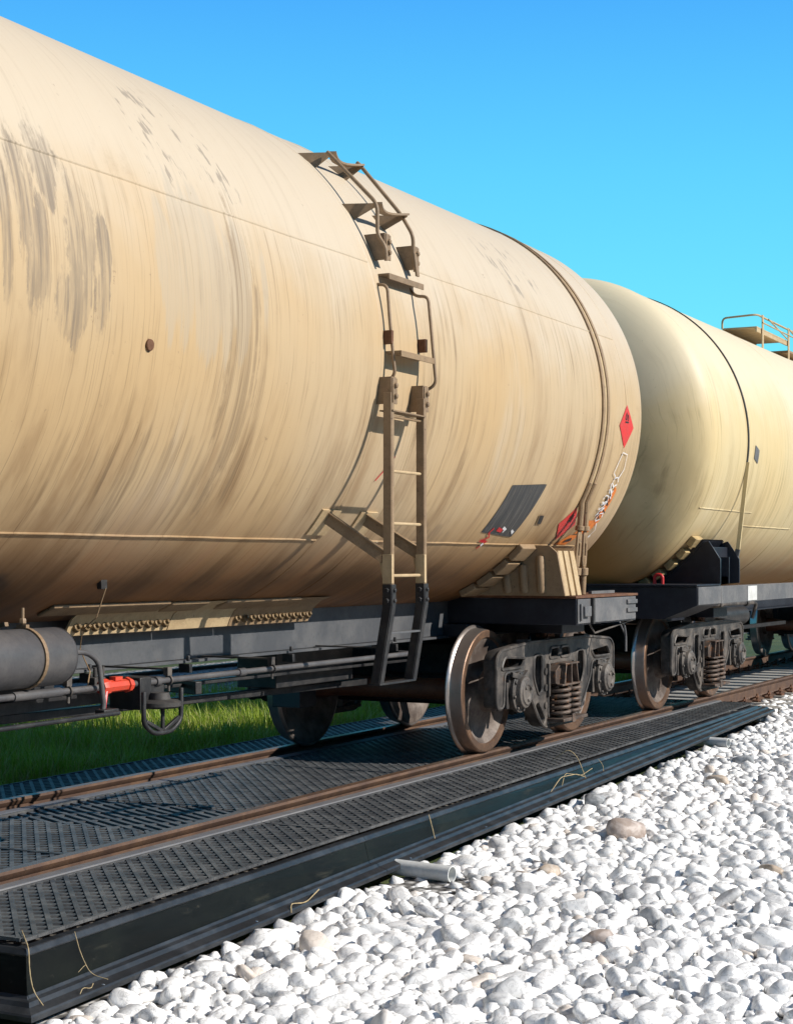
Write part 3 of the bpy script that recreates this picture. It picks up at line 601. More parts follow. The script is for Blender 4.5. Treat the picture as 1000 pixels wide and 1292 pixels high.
# ---- bogie side: side frame > axle boxes, springs, bolster end
def side_frame(root,xc,s):
    y=YC+s*1.03; f=lambda p:[(xc+a,b) for a,b in p]
    outer=rounded([(-1.28,.37),(-1.28,.75),(-1.20,.805),(-.62,.845),(.62,.845),(1.20,.805),(1.28,.75),(1.28,.37),(1.15,.37),(1.13,.63),(.74,.63),(.70,.50),(.44,.215),(.34,.155),(-.34,.155),(-.44,.215),(-.70,.50),(-.74,.63),(-1.13,.63),(-1.15,.37)],.05)
    holes=[rounded([(-.25,.225),(.25,.225),(.25,.665),(-.25,.665)],.03),rounded([(-.23,.70),(-.02,.70),(-.02,.785),(-.20,.785)],.03),rounded([(.02,.70),(.23,.70),(.20,.785),(.02,.785)],.03),
      rounded([(-.56,.56),(-.46,.42),(-.38,.44),(-.38,.74),(-.54,.74)],.05),rounded([(.38,.44),(.46,.42),(.56,.56),(.54,.74),(.38,.74)],.05),
      rounded([(-1.20,.66),(-.80,.66),(-.72,.73),(-1.12,.755)],.04),rounded([(.80,.66),(1.20,.66),(1.12,.755),(.72,.73)],.04),
      rounded([(-.34,.18),(-.30,.22),(-.44,.36),(-.50,.34)],.02),rounded([(.34,.18),(.50,.34),(.44,.36),(.30,.22)],.02)]
    me=curve_plate([f(outer)]+[f(h) for h in holes],y,.11,.012)
    o=finish(me,'bogie_side_frame',M['cast'],root,smooth=40)
    # cast lips round the openings, ribs
    m=MB(); yf=y+s*.055
    for lp in [outer]+holes[:7]:
        P=[(xc+a,yf,b) for a,b in lp]; P.append(P[0]); P.append(P[1]); m.tube(P,.013,6,caps=False)
    m.bar((xc-.27,yf,.40),(xc-.27,yf,.66),.03,.05); m.bar((xc+.27,yf,.40),(xc+.27,yf,.66),.03,.05)
    for q in (-1,1):
        m.box(xc+q*.62-.03,xc+q*.62+.03,y-.05,y+.05,.835,.865)
        for zz in (.33,.47,.60): m.lathe([(0.001,-.012),(.028,-.012),(.028,.012),(.016,.014),(.001,.014)],(xc+q*.31,yf+s*.0,zz),'Y',12)
    m.build('cast_lip',M['cast'],o,smooth=50)
    for q in (-1,1):
        b=MB(); xb=xc+q*.925; yb=y+s*.0
        b.box(xb-.155,xb+.155,y-.075,y+.075,.50,.618)
        b.box(xb-.19,xb-.145,y-.07,y+.085,.36,.56); b.box(xb+.145,xb+.19,y-.07,y+.085,.36,.56)
        b.bar((xb-.15,y+s*.09,.62),(xb,y+s*.12,.585),.03,.04); b.bar((xb+.15,y+s*.09,.62),(xb,y+s*.12,.585),.03,.04)
        b.lathe([(.001,s*-.12),(.135,s*-.12),(.135,s*.07),(.158,s*.075),(.158,s*.105),(.128,s*.112),(.12,s*.15),(.10,s*.158),(.095,s*.168),(.06,s*.168),(.052,s*.158),(.001,s*.158)],(xb,y,.4785),'Y',36)
        for k in range(8): t=2*PI*k/8+.2; b.bolt((xb+.14*math.cos(t),y+s*.105,.4785+.14*math.sin(t)),(0,s,0),.014,.018)
        for k in range(3): t=2*PI*k/3+.5; b.bolt((xb+.06*math.cos(t),y+s*.166,.4785+.06*math.sin(t)),(0,s,0),.012,.014)
        b.build('axle_box',M['cast'],o,smooth=40,bevel=.004)
    # friction wedge / bolster end with three cells
    b=MB(); b.prism([(xc-.245,.50),(xc-.15,.47),(xc+.15,.47),(xc+.245,.50),(xc+.245,.60),(xc+.12,.66),(xc-.12,.66),(xc-.245,.60)],y-.12,y+.13,'XZ')
    yq=y+s*.13
    for q in (-.16,0.,.16): b.bar((xc+q,yq+s*.01,.48),(xc+q*.7,yq+s*.01,.65),.014,.05,(0,1,0))
    b.bar((xc-.22,yq+s*.015,.485),(xc+.22,yq+s*.015,.485),.05,.016); b.bar((xc-.15,yq+s*.015,.652),(xc+.15,yq+s*.015,.652),.05,.014)
    b.build('bolster_end',M['springm'],o,bevel=.004)
    for (q,yy,r) in ((-.135,y+s*.10,.088),(.115,y+s*.10,.080),(-.01,y-s*.08,.085)):
        h=MB(); P=[]; tn=5.0; N=90
        for k in range(N+1):
            t=k/N; P.append((xc+q+r*math.cos(2*PI*tn*t),yy+r*math.sin(2*PI*tn*t),.235+.225*t))
        h.tube(P,.0165,8); h.cyl((xc+q,yy,.225),(xc+q,yy,.45),.035,12); h.build('coil_spring',M['springm'],o,smooth=60)
    b=MB(); b.box(xc-.27,xc+.27,y-.14,y+.20*1 if s>0 else y+.14,.195,.222) if s>0 else b.box(xc-.27,xc+.27,y-.20,y+.14,.195,.222)
    b.bar((xc-.06,y+s*.20,.18),(xc-.06,y+s*.20,.25),.06,.012,(0,1,0)); b.build('spring_seat',M['springm'],o,bevel=.004)
    return o
def bogie(root,xc,first=None):
    if first:
        for o in first['parts']: copy_tree(o,root,(xc-first['xc'],0,0))
        return first
    P=[wheelset(root,xc-.925)]
    P.append(copy_tree(P[0],root,(1.85,0,0)))
    P.append(side_frame(root,xc,-1)); P.append(side_frame(root,xc,1))
    m=MB(); m.box(xc-.20,xc+.20,YC-.90,YC+.90,.50,.74); m.box(xc-.28,xc+.28,YC-.5,YC+.5,.55,.80); m.lathe([(.001,0),(.17,0),(.17,.10),(.001,.10)],(xc,YC,.79),'Z',24)
    P.append(m.build('bolster',M['castdark'],root,bevel=.01))
    for q in (-1,1):
        m=MB(); xx=xc+q*.38; m.cyl((xx,YC-.78,.34),(xx,YC+.78,.34),.03,12)
        for s in (-1,1): m.box(xx-.03,xx+.06*1,YC+s*.80-.05,YC+s*.80+.05,.25,.55); m.bar((xx,YC+s*.72,.36),(xx,YC+s*.66,.84),.03,.02)
        m.bar((xx,YC-.75,.34),(xc+q*.25,YC,.42),.04,.03); m.bar((xx,YC+.75,.34),(xc+q*.25,YC,.42),.04,.03)
        P.append(m.build('brake_beam',M['blackgear'],root,bevel=.004))
    # small rusty block and chain on top of the frame
    m=MB()
    for k in range(26): x=xc-.10+random.uniform(-.09,.09); z=.90+random.uniform(-.02,.08); m.lathe([(.001,-.02),(.02,-.012),(.02,.012),(.001,.02)],(x,YC-1.0+random.uniform(-.04,.04),z),'X',6)
    m.box(xc-.16,xc-.02,YC-1.05,YC-.95,.86,.90)
    P.append(m.build('brake_slack_gear',M['rust'],root,smooth=0))
    return dict(xc=xc,parts=P)

WG='tank wagons coupled in a train'
# ---------------- wagon in front ----------------
w1=empty('tank_wagon',(7.2,YC,0),'dirt-streaked cream tank wagon in front, with a ladder and a red diamond placard','tank wagon',WG)
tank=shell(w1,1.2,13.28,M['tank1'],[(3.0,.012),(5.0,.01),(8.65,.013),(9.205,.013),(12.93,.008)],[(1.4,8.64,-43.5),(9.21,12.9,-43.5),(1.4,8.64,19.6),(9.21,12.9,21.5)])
for x in (12.385,12.49): hoop(x,.045,.014,M['tandark'],tank,-28,208)
hoop(12.4375,.055,.006,M['tan'],tank,-28,208,'band_liner')
# tie rods and turnbuckles hanging from the bands to the frame
for j,x in enumerate((12.385,12.49)):
    a=cylp(x,-28,.012); b=(x,YC-TR*math.cos(R(28))+.13,1.62); c=(x,4.86,1.215)
    a=Vector(a); c=Vector((x+(-.03 if j==0 else .035),4.74,1.215)); d=(c-a).normalized(); L=(c-a).length
    m=MB(); m.tube([Vector(cylp(x,-22,.012)),a,a+d*L*.30],.024,10,radii=[.02,.024,.024]); m.tube([a+d*L*.72,c],.026,12)
    for s in (-1,1): m.tube(arc_smooth([a+d*L*.30,a+d*L*.36+Vector((s*.03,0,0)),a+d*L*.66+Vector((s*.03,0,0)),a+d*L*.73],.04,3),.013,8)
    m.tube([a+d*L*.26,a+d*L*.31],.036,12); m.tube([a+d*L*.71,a+d*L*.79],.038,12); m.tube([a+d*L*.31,a+d*L*.45],.016,10); m.tube([a+d*L*.58,a+d*L*.70],.02,10)
    m.build('tie_rod_turnbuckle',M['tandark'],w1,bevel=.004)
# placards and marks
def diamond(x,v,parent,hx=.168,hv=6.4,mk=1):
    o=patch([(x,v+hv),(x+hx,v),(x,v-hv),(x-hx,v)],M['pltred'],parent,'hazard_placard',.005)
    strokes([[(x-.03,v+hv*.28),(x-.035,v+hv*.42),(x-.01,v+hv*.62),(x+.005,v+hv*.45),(x+.02,v+hv*.55),(x+.032,v+hv*.38),(x+.02,v+hv*.26)],[(x-.04,v+hv*.20),(x+.04,v+hv*.20)],[(x-.01,v+hv*.3),(x,v+hv*.45)]],.016,M['ink'],o,'flame_mark',.008)
    return o
diamond(12.945,-4.6,w1)
diamond(12.37,-35.6,w1,.175,5.6)
panel=patch([(10.945,-24.3),(11.555,-24.1),(11.455,-40.7),(10.865,-40.6)],M['panel'],w1,'painted_panel',.004)
op=patch([(12.80,-33.8),(13.03,-33.6),(12.93,-38.6),(12.66,-38.8)],M['pltorange'],w1,'orange_plate',.005)
patch([(12.60,-39.3),(12.80,-39.3),(12.66,-43.0),(12.42,-43.0)],M['pltorange'],w1,'orange_plate',.005)
patch([(13.00,-22.5),(13.06,-23.5),(13.02,-33.0),(12.90,-33.0)],M['pltorange'],w1,'orange_plate',.006)
strokes([[(12.66+.2*math.cos(k*.7)*k/9,-41+.6*math.sin(k*.9)) for k in range(8)]],.02,M['ink'],op,'soot_mark',.009)
gl=[]
for k in range(7):
    v=-21-k*1.9; x=12.93+random.uniform(-.05,.05); gl.append([(x+.06*math.cos(t*1.15+k),v+1.5*math.sin(t*1.15)) for t in range(6)])
gl+=[[(12.86,-17),(12.93,-12.2),(13.04,-12.6),(13.05,-17),(12.98,-20)],[(12.86,-17),(12.84,-18.5),(12.90,-19.5)],[(12.97,-34.5),(13.05,-37),(12.98,-40.5)],[(12.98,-41),(13.03,-39),(12.9,-42)]]
strokes(gl,.013,M['spraywhite'],w1,'spray_tag',.012)
strokes([[(12.95,-24),(13.0,-27),(12.9,-29),(13.02,-31)],[(12.9,-26),(13.0,-28.5)],[(12.88,-31),(12.97,-33)]],.016,M['ink'],w1,'spray_tag',.010,label='dark scribbled tag over the orange plate')
strokes([[(11.03,-38),(11.0,-39.5),(11.06,-41),(10.98,-42),(11.05,-43.2),(11.0,-45)],[(10.95,-42.2),(11.08,-42.6),(11.02,-44)],[(11.10,-38.2),(11.2,-38.8)]],.03,M['red'],w1,'spray_tag',.008,label='red spray mark on the dark panel')
strokes([[(11.18,-37.6),(11.25,-38.4),(11.22,-39)],[(11.36,-38.3),(11.42,-39.3)],[(11.02,-43.2),(11.05,-43.8)]],.026,M['spraywhite'],w1,'spray_tag',.009)
strokes([[(9.03,-21.5),(8.98,-24),(8.90,-27.5)],[(8.97,-23.5),(9.03,-24.2)]],.012,M['red'],w1,'spray_tag',.006,label='faint red stroke behind the ladder')
m=MB(); m.lathe([(.001,.0),(.05,.0),(.05,.012),(.001,.014)],(0,0,0),'Y',16)
patch([(11.70,-33.0),(11.80,-33.0),(11.84,-36.2),(11.74,-36.2)],M['tandark'],w1,'data_plate',.006)
patch([(11.715,-33.3),(11.79,-33.3),(11.825,-35.9),(11.755,-35.9)],M['ink'],w1,'data_plate',.009)
# small round plug on the shell
m=MB(); c=Vector(cylp(6.36,-8,0)); nrm=Vector((0,-math.cos(R(-8)),math.sin(R(-8)))); m.tube([c-nrm*.01,c+nrm*.012],.028,18); m.build('plug',M['rust'],w1,smooth=30,bevel=.004)

# ---- ladder
def flat(p,q,w,t,m): m.bar(p,q,w,t,(0,1,0))
XL,XR=8.62,9.05; YLd=4.462
m=MB()
for x in (XL,XR):
    m.bar((x,YLd,2.46),(x,YLd,1.34),.010,.052,(0,1,0)); m.bar((x+.014,YLd-.026,2.40),(x+.014,YLd-.026,1.34),.028,.007,(0,1,0))
lad=m.build('ladder',M['ladtan'],w1,bevel=.002)
for x in (XL,XR):
    m=MB(); m.bar((x+.004,YLd-.002,1.52),(x+.004,YLd-.002,1.35),.026,.062,(0,1,0)); m.build('ladder_sleeve',M['tan'],lad,bevel=.002)
m=MB()
for x in (XL,XR):
    m.bar((x,YLd,1.345),(x,YLd,1.22),.016,.06,(0,1,0)); m.bar((x,YLd,1.225),(x-.01,YLd+.075,.765),.014,.055,(0,1,0)); m.bar((x+.02,YLd-.03,1.345),(x+.02,YLd-.03,1.22),.045,.008,(0,1,0)); m.bar((x+.02,YLd-.03,1.222),(x+.01,YLd+.045,.765),.045,.008,(0,1,0))
    for z in (1.31,1.25): m.bolt((x-.006,YLd,z),(-1,0,0),.016,.014); m.bolt((x+.02,YLd-.034,z),(0,-1,0),.013,.012)
m.bar((XL-.02,YLd+.075,.762),(XR+.02,YLd+.075,.762),.075,.012)
m.build('lower_ladder_section',M['blackgear'],lad,bevel=.002)
for z in (2.325,2.005,1.70,1.395):
    m=MB(); m.cyl((XL,YLd,z),(XR,YLd,z),.0095,8); m.build('rung',M['tan'] if z<2.2 else M['tandark'],lad)
m=MB(); m.bar((XL,YLd+.022,1.06),(XR,YLd+.022,1.06),.05,.012); m.build('rung',M['sill'],lad,bevel=.002)
# brackets of ladder top and upper steps: angle pieces welded to the shell
def bracket(x,deg,hh,name='bracket',out=.10,w=.055):
    m=MB(); a=R(deg); c=Vector(cylp(x,deg,0)); nrm=Vector((0,-math.cos(a),math.sin(a))); up=Vector((0,math.sin(a)*0,1))
    p=c+Vector((0,-out,0)); z0,z1=p.z-hh/2,p.z+hh/2; yb=YC-math.sqrt(max(TR*TR-(max(z0,min(z1,z0))-TH)**2,0))+.02; yb1=YC-math.sqrt(max(TR*TR-(z1-TH)**2,0))+.02
    yt=min(yb,yb1)-out
    m.prism([(yt,z0),(yb,z0),(yb1,z1),(yt,z1)],x-.006,x+.006,'YZ'); m.box(x,x+w,yt-.008,yt,z0,z1); m.box(x-.006,x+w,yt,max(yb,yb1),z1,z1+.008)
    for z in (z0+hh*.3,z0+hh*.72): m.bolt((x+w*.5,yt-.008,z),(0,-1,0),.016,.016)
    return m.build(name,M['railtan'],w1,bevel=.002)
bracket(8.64,-8.3,.15); bracket(9.06,-8.8,.15)
bracket(8.755,23.5,.15,out=.09,w=.06); bracket(9.165,23.5,.14,out=.075,w=.06)
# treads
def tread(x0,x1,y,z,mat,w=.10,name='step'):
    m=MB(); n=8; P=[(x0+(x1-x0)*k/n,y-.03*math.sin(PI*k/n)*0,z) for k in range(n+1)]
    m.bar((x0,y,z),(x1,y,z),w,.012); m.bar((x0,y-w/2,z-.012),(x1,y-w/2,z-.012),.008,.035); return m.build(name,mat,w1,bevel=.002)
tread(8.74,9.20,4.575,3.17,M['railtan'],.12)
tread(8.70,9.14,4.475,2.705,M['tandark'],.12)
for x in (8.69,9.14):
    m=MB(); m.box(x-.012,x+.016,4.465,4.525,2.75,2.83); m.build('bracket',M['rust'],w1,bevel=.003)
m=MB(); m.bar((XL,4.47,2.355),(XR,4.47,2.35),.09,.008); m.build('step',M['railtan'],w1)
# triangular gusset steps
def gstep(zt,y0,zl):
    for x in (8.76,9.14):
        m=MB(); yb=YC-math.sqrt(TR*TR-(zt-.10-TH)**2); yb2=YC-math.sqrt(TR*TR-(zt-TH)**2)
        # fan plate lying across: wide edge at the shell, point at the rail
        m.add([(x-.10,yb2+.01,zt-.005),(x+.005,y0,zt),(x+.012,y0,zt-.012),(x-.05,yb+.01,zt-.10),(x-.10,yb2+.01,zt-.02)],[(0,1,3,4),(1,2,3)])
        m.add([(x-.09,yb2+.016,zt-.005),(x+.011,y0+.006,zt),(x+.018,y0+.006,zt-.012),(x-.04,yb+.016,zt-.10),(x-.09,yb2+.016,zt-.02)],[(4,3,1,0),(3,2,1)])
        m.build('step_gusset',M['railtan'],w1,fixn=True,smooth=0)
    m=MB(); N=8; P=[(8.765+.38*k/N,y0+.055*math.sin(PI*k/N),zt-.02*math.sin(PI*k/N)) for k in range(N+1)]
    for k in range(N): m.bar(P[k],P[k+1],.05,.012)
    m.build('step',M['railtan'],w1)
gstep(3.60,4.60,3.5); gstep(3.935,4.91,3.85)
# handrails
def hr(pts,name='handrail',r=.012): m=MB(); m.tube(arc_smooth(pts,.05,5),r,10); return m.build(name,M['railtan'],w1,smooth=60)
hr([(8.73,4.925,3.93),(8.73,4.905,3.912),(8.73,4.586,3.586),(8.73,4.586,3.404),(8.74,4.535,3.33),(8.745,4.535,3.25)])
hr([(9.14,4.945,3.955),(9.14,4.925,3.94),(9.14,4.639,3.605),(9.14,4.555,3.467),(9.15,4.56,3.373),(9.16,4.55,3.25)])
m=MB(); m.bar((9.16,4.555,3.36),(9.16,4.535,3.22),.035,.012,(0,1,0)); m.build('handrail_lug',M['railtan'],w1)
hr([(8.70,4.606,3.20),(8.70,4.60,3.107),(8.70,4.505,3.101),(8.70,4.488,2.891),(8.70,4.455,2.583),(8.70,4.475,2.549),(8.70,4.545,2.545),(8.70,4.53,2.46)],r=.010)
hr([(9.15,4.60,3.16),(9.15,4.545,3.097),(9.15,4.458,3.091),(9.15,4.436,2.873),(9.15,4.405,2.553),(9.15,4.48,2.514),(9.15,4.52,2.512),(9.15,4.52,2.44)],r=.010)
# two inclined arms with welded pads
for (xa,xb,da,zb_,nm) in ((8.56,8.66,-37.5,1.50,0),(9.03,9.10,-37.5,1.53,1)):
    p=Vector(cylp(xa,da,.0)); q=Vector((xb,4.50,zb_)); m=MB(); m.bar(p+Vector((0,-.02,0)),q,.012,.075); m.bar(p+Vector((.0,-.02,.036)),q+Vector((0,0,.036)),.06,.008)
    m.build('support_arm',M['tandark'],w1,bevel=.002)
    m=MB(); vs=[]
    for k in range(7):
        a=-35.2-k*1.1
        for dx,h in ((-.10,-.002),(-.10,.012),(.12,.012),(.12,-.002)): vs.append(cylp(xa+dx-.0*k,a,h))
    m.add(vs,[(k*4+j,k*4+(j+1)%4,(k+1)*4+(j+1)%4,(k+1)*4+j) for k in range(6) for j in range(4)]); m.f+=[(0,1,2,3),(27,26,25,24)]; m.mi+=[0,0]
    m.build('weld_pad',M['tan'],w1,smooth=40)
    m=MB(); m.prism([(q.y-.045,q.z-.15),(q.y+.01,q.z-.15),(q.y+.05,q.z+.03),(q.y-.045,q.z+.06)],xb+.0,xb+.01,'YZ'); m.build('gusset',M['tan'],w1)
# ---- centre sill and end sills
def sills(root,x0,x1,mside,mdark,zb_=.87):
    m=MB(); ys0=5.715; m.box(x0+.2,x1-.2,ys0,ys0+.03,zb_+.02,1.20); m.box(x0+.2,x1-.2,YC*2-ys0-.03,YC*2-ys0,zb_+.02,1.20); m.box(x0+.2,x1-.2,ys0-.05,YC*2-ys0+.05,zb_,zb_+.018)
    m.box(x0+.2,x1-.2,ys0+.03,2*YC-ys0-.03,1.10,1.12)
    return m.build('centre_sill',mside,root,bevel=.003)
cs=sills(w1,.95,12.3,M['sill'],None)
for xx in (7.35,8.3,9.5,11.0):
    m=MB(); m.box(xx,xx+.03,5.62,5.70,.815,.868); m.bolt((xx+.015,5.64,.888),(0,0,1),.013,.03); m.build('pipe_hanger',M['blackgear'],w1,bevel=.003)
def end_sill(root,xa,xb,face,side,z0,z1,inner):
    """xa is the inner end; box with dark transverse face"""
    m=MB(); lo,hi=min(xa,xb),max(xa,xb)
    m.box(lo,hi,YC-1.485,YC+1.485,z0,z1); o=m.build('end_sill',face,root,bevel=.006)  # shade on the transverse face painted in as black; side plates keep grey
    for q in (-1,1):
        m=MB(); m.box(lo+.004,hi-.03,YC+q*1.4915-.0055,YC+q*1.4915+.0055,z0+.012,z1-.004); m.build('side_plate',side,o,bevel=.003)
    return o
es=end_sill(w1,12.085,13.47,M['black_frame_and_shade'],M['grey_frame'],.985,1.19,True)
m=MB(); m.box(12.36,12.40,4.585,4.608,.99,1.19); m.build('gap_strip',M['ink'],es)
m=MB(); m.box(12.16,12.30,4.575,4.608,1.05,1.13); m.box(12.12,12.15,4.59,4.608,1.02,1.15); m.build('coupling_lever_block',M['grey_frame'],es,bevel=.006)
m=MB(); m.bar((13.20,4.602,1.145),(13.44,4.602,1.145),.02,.035); m.bar((13.20,4.602,1.075),(13.44,4.602,1.075),.02,.035); m.build('hand_grip',M['grey_frame'],es,bevel=.004)
m=MB(); m.box(12.05,13.50,4.61,7.60,1.192,1.212); m.build('deck_plate',M['rust'],es,bevel=.003)
m=MB(); m.prism([(12.45,1.212),(13.40,1.225),(13.44,1.30),(12.9,1.30)],4.85,5.2,'XZ') if 0 else m.box(12.9,13.45,4.80,4.83,1.212,1.235); m.build('deck_lip',M['grey_frame'],es)
copy_tree(es,w1,(-(12.085-.95)-.02,0,0))
# black bolster box below centre at the bogie
for xc in (12.745,1.70):
    m=MB(); m.box(xc-.25,xc+.25,4.9,7.3,.90,.984); m.box(xc-.75,xc+.9,5.5,6.7,.88,.984); m.build('body_bolster',M['black_frame_and_shade'],w1,bevel=.006)
m=MB(); m.cyl((12.30,5.0,1.0),(13.5,4.95,.98),.0,6) if 0 else m.tube([(12.75,4.72,.90),(13.5,4.66,.985)],.008,6); m.tube([(12.75,4.72,.90),(12.62,4.72,.985)],.008,6); m.build('coupling_lever',M['cast'],w1)
# ---- saddle at the right end
def saddle1(root,x0):
    m=MB(); ys_=[4.66,4.76,4.88,5.0,5.15,5.3,5.45]
    top=lambda y:TH-math.sqrt(TR*TR-(YC-y)**2)-.006
    poly=[(4.67,1.213),(4.735,1.545)]+[(y,min(top(y),1.60)) for y in (4.80,4.9,5.0,5.15,5.3,5.45)]+[(5.5,1.213)]
    m.prism(poly,x0,x0+.02,'YZ'); 
    # pressed ribs on the face
    for y,h in ((4.86,.24),(5.0,.17),(5.14,.10)): m.tube([(x0-.004,y,1.245),(x0-.012,y,1.26),(x0-.012,y+.01,1.24+h),(x0+.0,y+.012,1.27+h)],.034,10)
    m.build('tank_saddle',M['tandark'],root,smooth=45,bevel=.003)
    # sloping grooved side plate
    m=MB(); YB=4.67
    for k,(a,b,o_) in enumerate(((0,.24,0),(.24,.36,-.02),(.36,.62,0),(.62,.74,-.02),(.74,1,0))):
        xa,xb=x0+.02+a*.34,x0+.02+b*.34
        m.add([(xa,YB-o_,1.213),(xb,YB-o_,1.213),(xb,4.735-o_,1.56),(xa,4.735-o_,1.56),(xa,YB+.04,1.213),(xb,YB+.04,1.213),(xb,4.775,1.56),(xa,4.775,1.56)],[(0,1,2,3),(4,7,6,5),(0,3,7,4),(1,5,6,2),(3,2,6,7),(0,4,5,1)])
    m.build('saddle_side_plate',M['tan'],root,bevel=.004)
    # stepped pads hugging the shell
    for k in range(4):
        a=-43.0-k*5.9; m=MB(); vs=[]
        for j in range(4):
            aa=a-j*1.65
            for dx,h in ((-.26,.002),(-.26,.055),(.02,.055),(.02,.002)): vs.append(cylp(x0+dx,aa,h))
        m.add(vs,[(q*4+j,q*4+(j+1)%4,(q+1)*4+(j+1)%4,(q+1)*4+j) for q in range(3) for j in range(4)]); m.f+=[(0,1,2,3),(15,14,13,12)]; m.mi+=[0,0]
        m.build('saddle_pad',M['tandark'],root,bevel=.008,smooth=30)
saddle1(w1,11.97)
# ---- foot plates joining tank belly and sill
def footplate(x0,x1,bolts,mat):
    m=MB(); sec_=[(5.44,1.245),(5.52,1.215),(5.575,1.17),(5.605,1.12),(5.62,1.080)]; vs=[]
    for x in (x0,x1):
        for y,z in sec_: vs.append((x,y,z))
        for y,z in reversed(sec_): vs.append((x,y+.016,z-.004))
    n=len(sec_)*2; m.add(vs,[tuple(range(n)),tuple(range(2*n-1,n-1,-1))]+[(i,(i+1)%n,(i+1)%n+n,i+n) for i in range(n)])
    o=m.build('foot_plate',mat,w1,smooth=40)
    if bolts:
        n=int((x1-x0)/.082)
        for k in range(n):
            m=MB(); x=x0+.06+k*(x1-x0-.11)/(n-1); c=Vector((x,5.60,1.122)); d=Vector((0,-.93,.35)); m.tube([c-d*.004,c+d*.016,c+d*.020],.026,10,radii=[.028,.024,.018]); m.bolt(c+d*.018,d,.014,.018)
            m.build('bolt',M['brass'],o,smooth=30)
    return o
footplate(7.13,8.06,True,M['tan']); footplate(8.07,8.71,False,M['tan']); footplate(8.72,9.70,True,M['tandark'])
for (x0,x1,a) in ((6.80,7.84,-65),(7.87,8.25,-65.5),(8.44,9.32,-65.5)):
    m=MB(); vs=[]
    for j in range(4):
        for x,h in ((x0,.0),(x0,.02),(x1,.02),(x1,.0)): vs.append(cylp(x,a-j*1.5,h))
    m.add(vs,[(q*4+j,q*4+(j+1)%4,(q+1)*4+(j+1)%4,(q+1)*4+j) for q in range(3) for j in range(4)]); m.f+=[(0,1,2,3),(15,14,13,12)]; m.mi+=[0,0]
    m.build('belly_pad',M['tandark'],w1,bevel=.008)
# small valve tag with a hanging wire
m=MB(); c=Vector(cylp(6.93,-56.7,.0)); m.box(c.x-.025,c.x+.025,c.y-.02,c.y+.01,c.z-.035,c.z+.025); m.build('seal_lug',M['ink'],w1,bevel=.004)
m=MB(); m.tube([c+Vector((.01,-.02,-.03)),(6.95,5.28,1.19),(6.99,5.40,1.12),(7.05,5.46,1.02),(6.95,5.35,.965),(6.86,5.25,.92),(6.80,5.22,.85)],.0035,5); m.build('seal_wire',M['tandark'],w1)
# ---- air reservoir with strap and elbow pipe
yR,zR,rR=5.22,1.015,.142
m=MB(); m.lathe([(.001,-1.66),(.05,-1.65),(.11,-1.63),(rR-.008,-1.60),(rR,-1.57),(rR,-.035),(rR-.004,-.03),(rR-.004,-.022),(rR,-.018),(rR-.012,-.004),(.10,.006),(.05,.012),(.001,.014)],(6.56,yR,zR),'X',48)
rv=m.build('air_reservoir',M['resv'],w1,smooth=40)
for x in (6.30,5.35):
    m=MB(); N=36; P=[(x,yR+(rR+.006)*math.cos(2*PI*k/N),zR+(rR+.006)*math.sin(2*PI*k/N)) for k in range(N+1)]
    for k in range(N): m.bar(P[k],P[k+1],.022,.006,Vector((0,P[k][1]-yR,P[k][2]-zR)))
    m.cyl((x,yR,zR+rR),(x,yR,zR+rR+.10),.008,8); m.bolt((x,yR,zR+rR+.03),(0,0,1),.018,.02); m.box(x-.012,x+.012,yR-.03,yR+.03,zR+rR,zR+rR+.02)
    m.bar((x,yR+.1,zR+rR+.02),(x,5.7,1.10),.03,.02)
    m.build('reservoir_strap',M['railtan'],rv)
m=MB(); m.tube(arc_smooth([(6.56,yR-.06,zR+.02),(6.72,yR-.06,zR+.01),(6.80,yR-.07,zR-.04),(6.84,yR-.07,.76),(6.83,yR-.07,.71)],.09,6),.014,12); m.tube([(6.83,yR-.07,.73),(6.83,yR-.07,.70)],.02,8); m.build('elbow_pipe',M['resv'],w1,smooth=60)
m=MB(); m.tube([(6.835,yR-.07,.735),(6.835,yR-.07,.70)],.0215,10); m.tube([(6.85,yR-.06,.72),(6.90,yR-.04,.82)],.012,8); m.build('pipe_union',M['red'],w1)
# ---- brake pipe
yP,zP=5.20,.838
m=MB(); m.cyl((.8,yP,zP),(10.30,yP,zP),.0175,14); m.tube(arc_smooth([(10.2,yP,zP),(10.40,yP,zP),(10.42,yP+.10,zP)],.05,5),.018,12); m.cyl((6.20,yP,zP),(6.55,yP,zP),.024,14); m.cyl((7.35,yP,zP),(7.39,yP,zP),.026,12); m.cyl((8.17,yP,zP),(8.24,yP,zP),.024,12); m.cyl((6.02,yP,zP),(6.06,yP,zP),.027,12)
bp=m.build('brake_pipe',M['resv'],w1,smooth=50)
for x in (6.62,7.48,8.55,9.95):
    m=MB(); N=20; m.tube([(x,yP+.024*math.cos(2*PI*k/N),zP+.024*math.sin(2*PI*k/N)) for k in range(N+1)],.006,6); m.box(x-.02,x+.02,yP-.008,yP+.02,zP+.024,zP+.07); m.bar((x,yP+.01,zP+.06),(x,5.70,.90),.03,.01); m.cyl((x,yP,zP-.028),(x,yP,zP-.06),.008,8); m.build('pipe_clamp',M['cast'],bp)
m=MB(); m.tube([(6.88,yP,zP),(6.905,yP,zP),(6.906,yP,zP),(6.93,yP,zP),(6.931,yP,zP),(7.09,yP,zP),(7.092,yP,zP),(7.115,yP,zP),(7.116,yP,zP),(7.135,yP,zP)],.03,8,radii=[.034,.042,.042,.042,.033,.031,.040,.040,.033,.031]); m.box(6.98,7.04,yP-.02,yP+.02,zP+.028,zP+.048)
m.build('isolating_valve',M['orange'],w1,smooth=30)
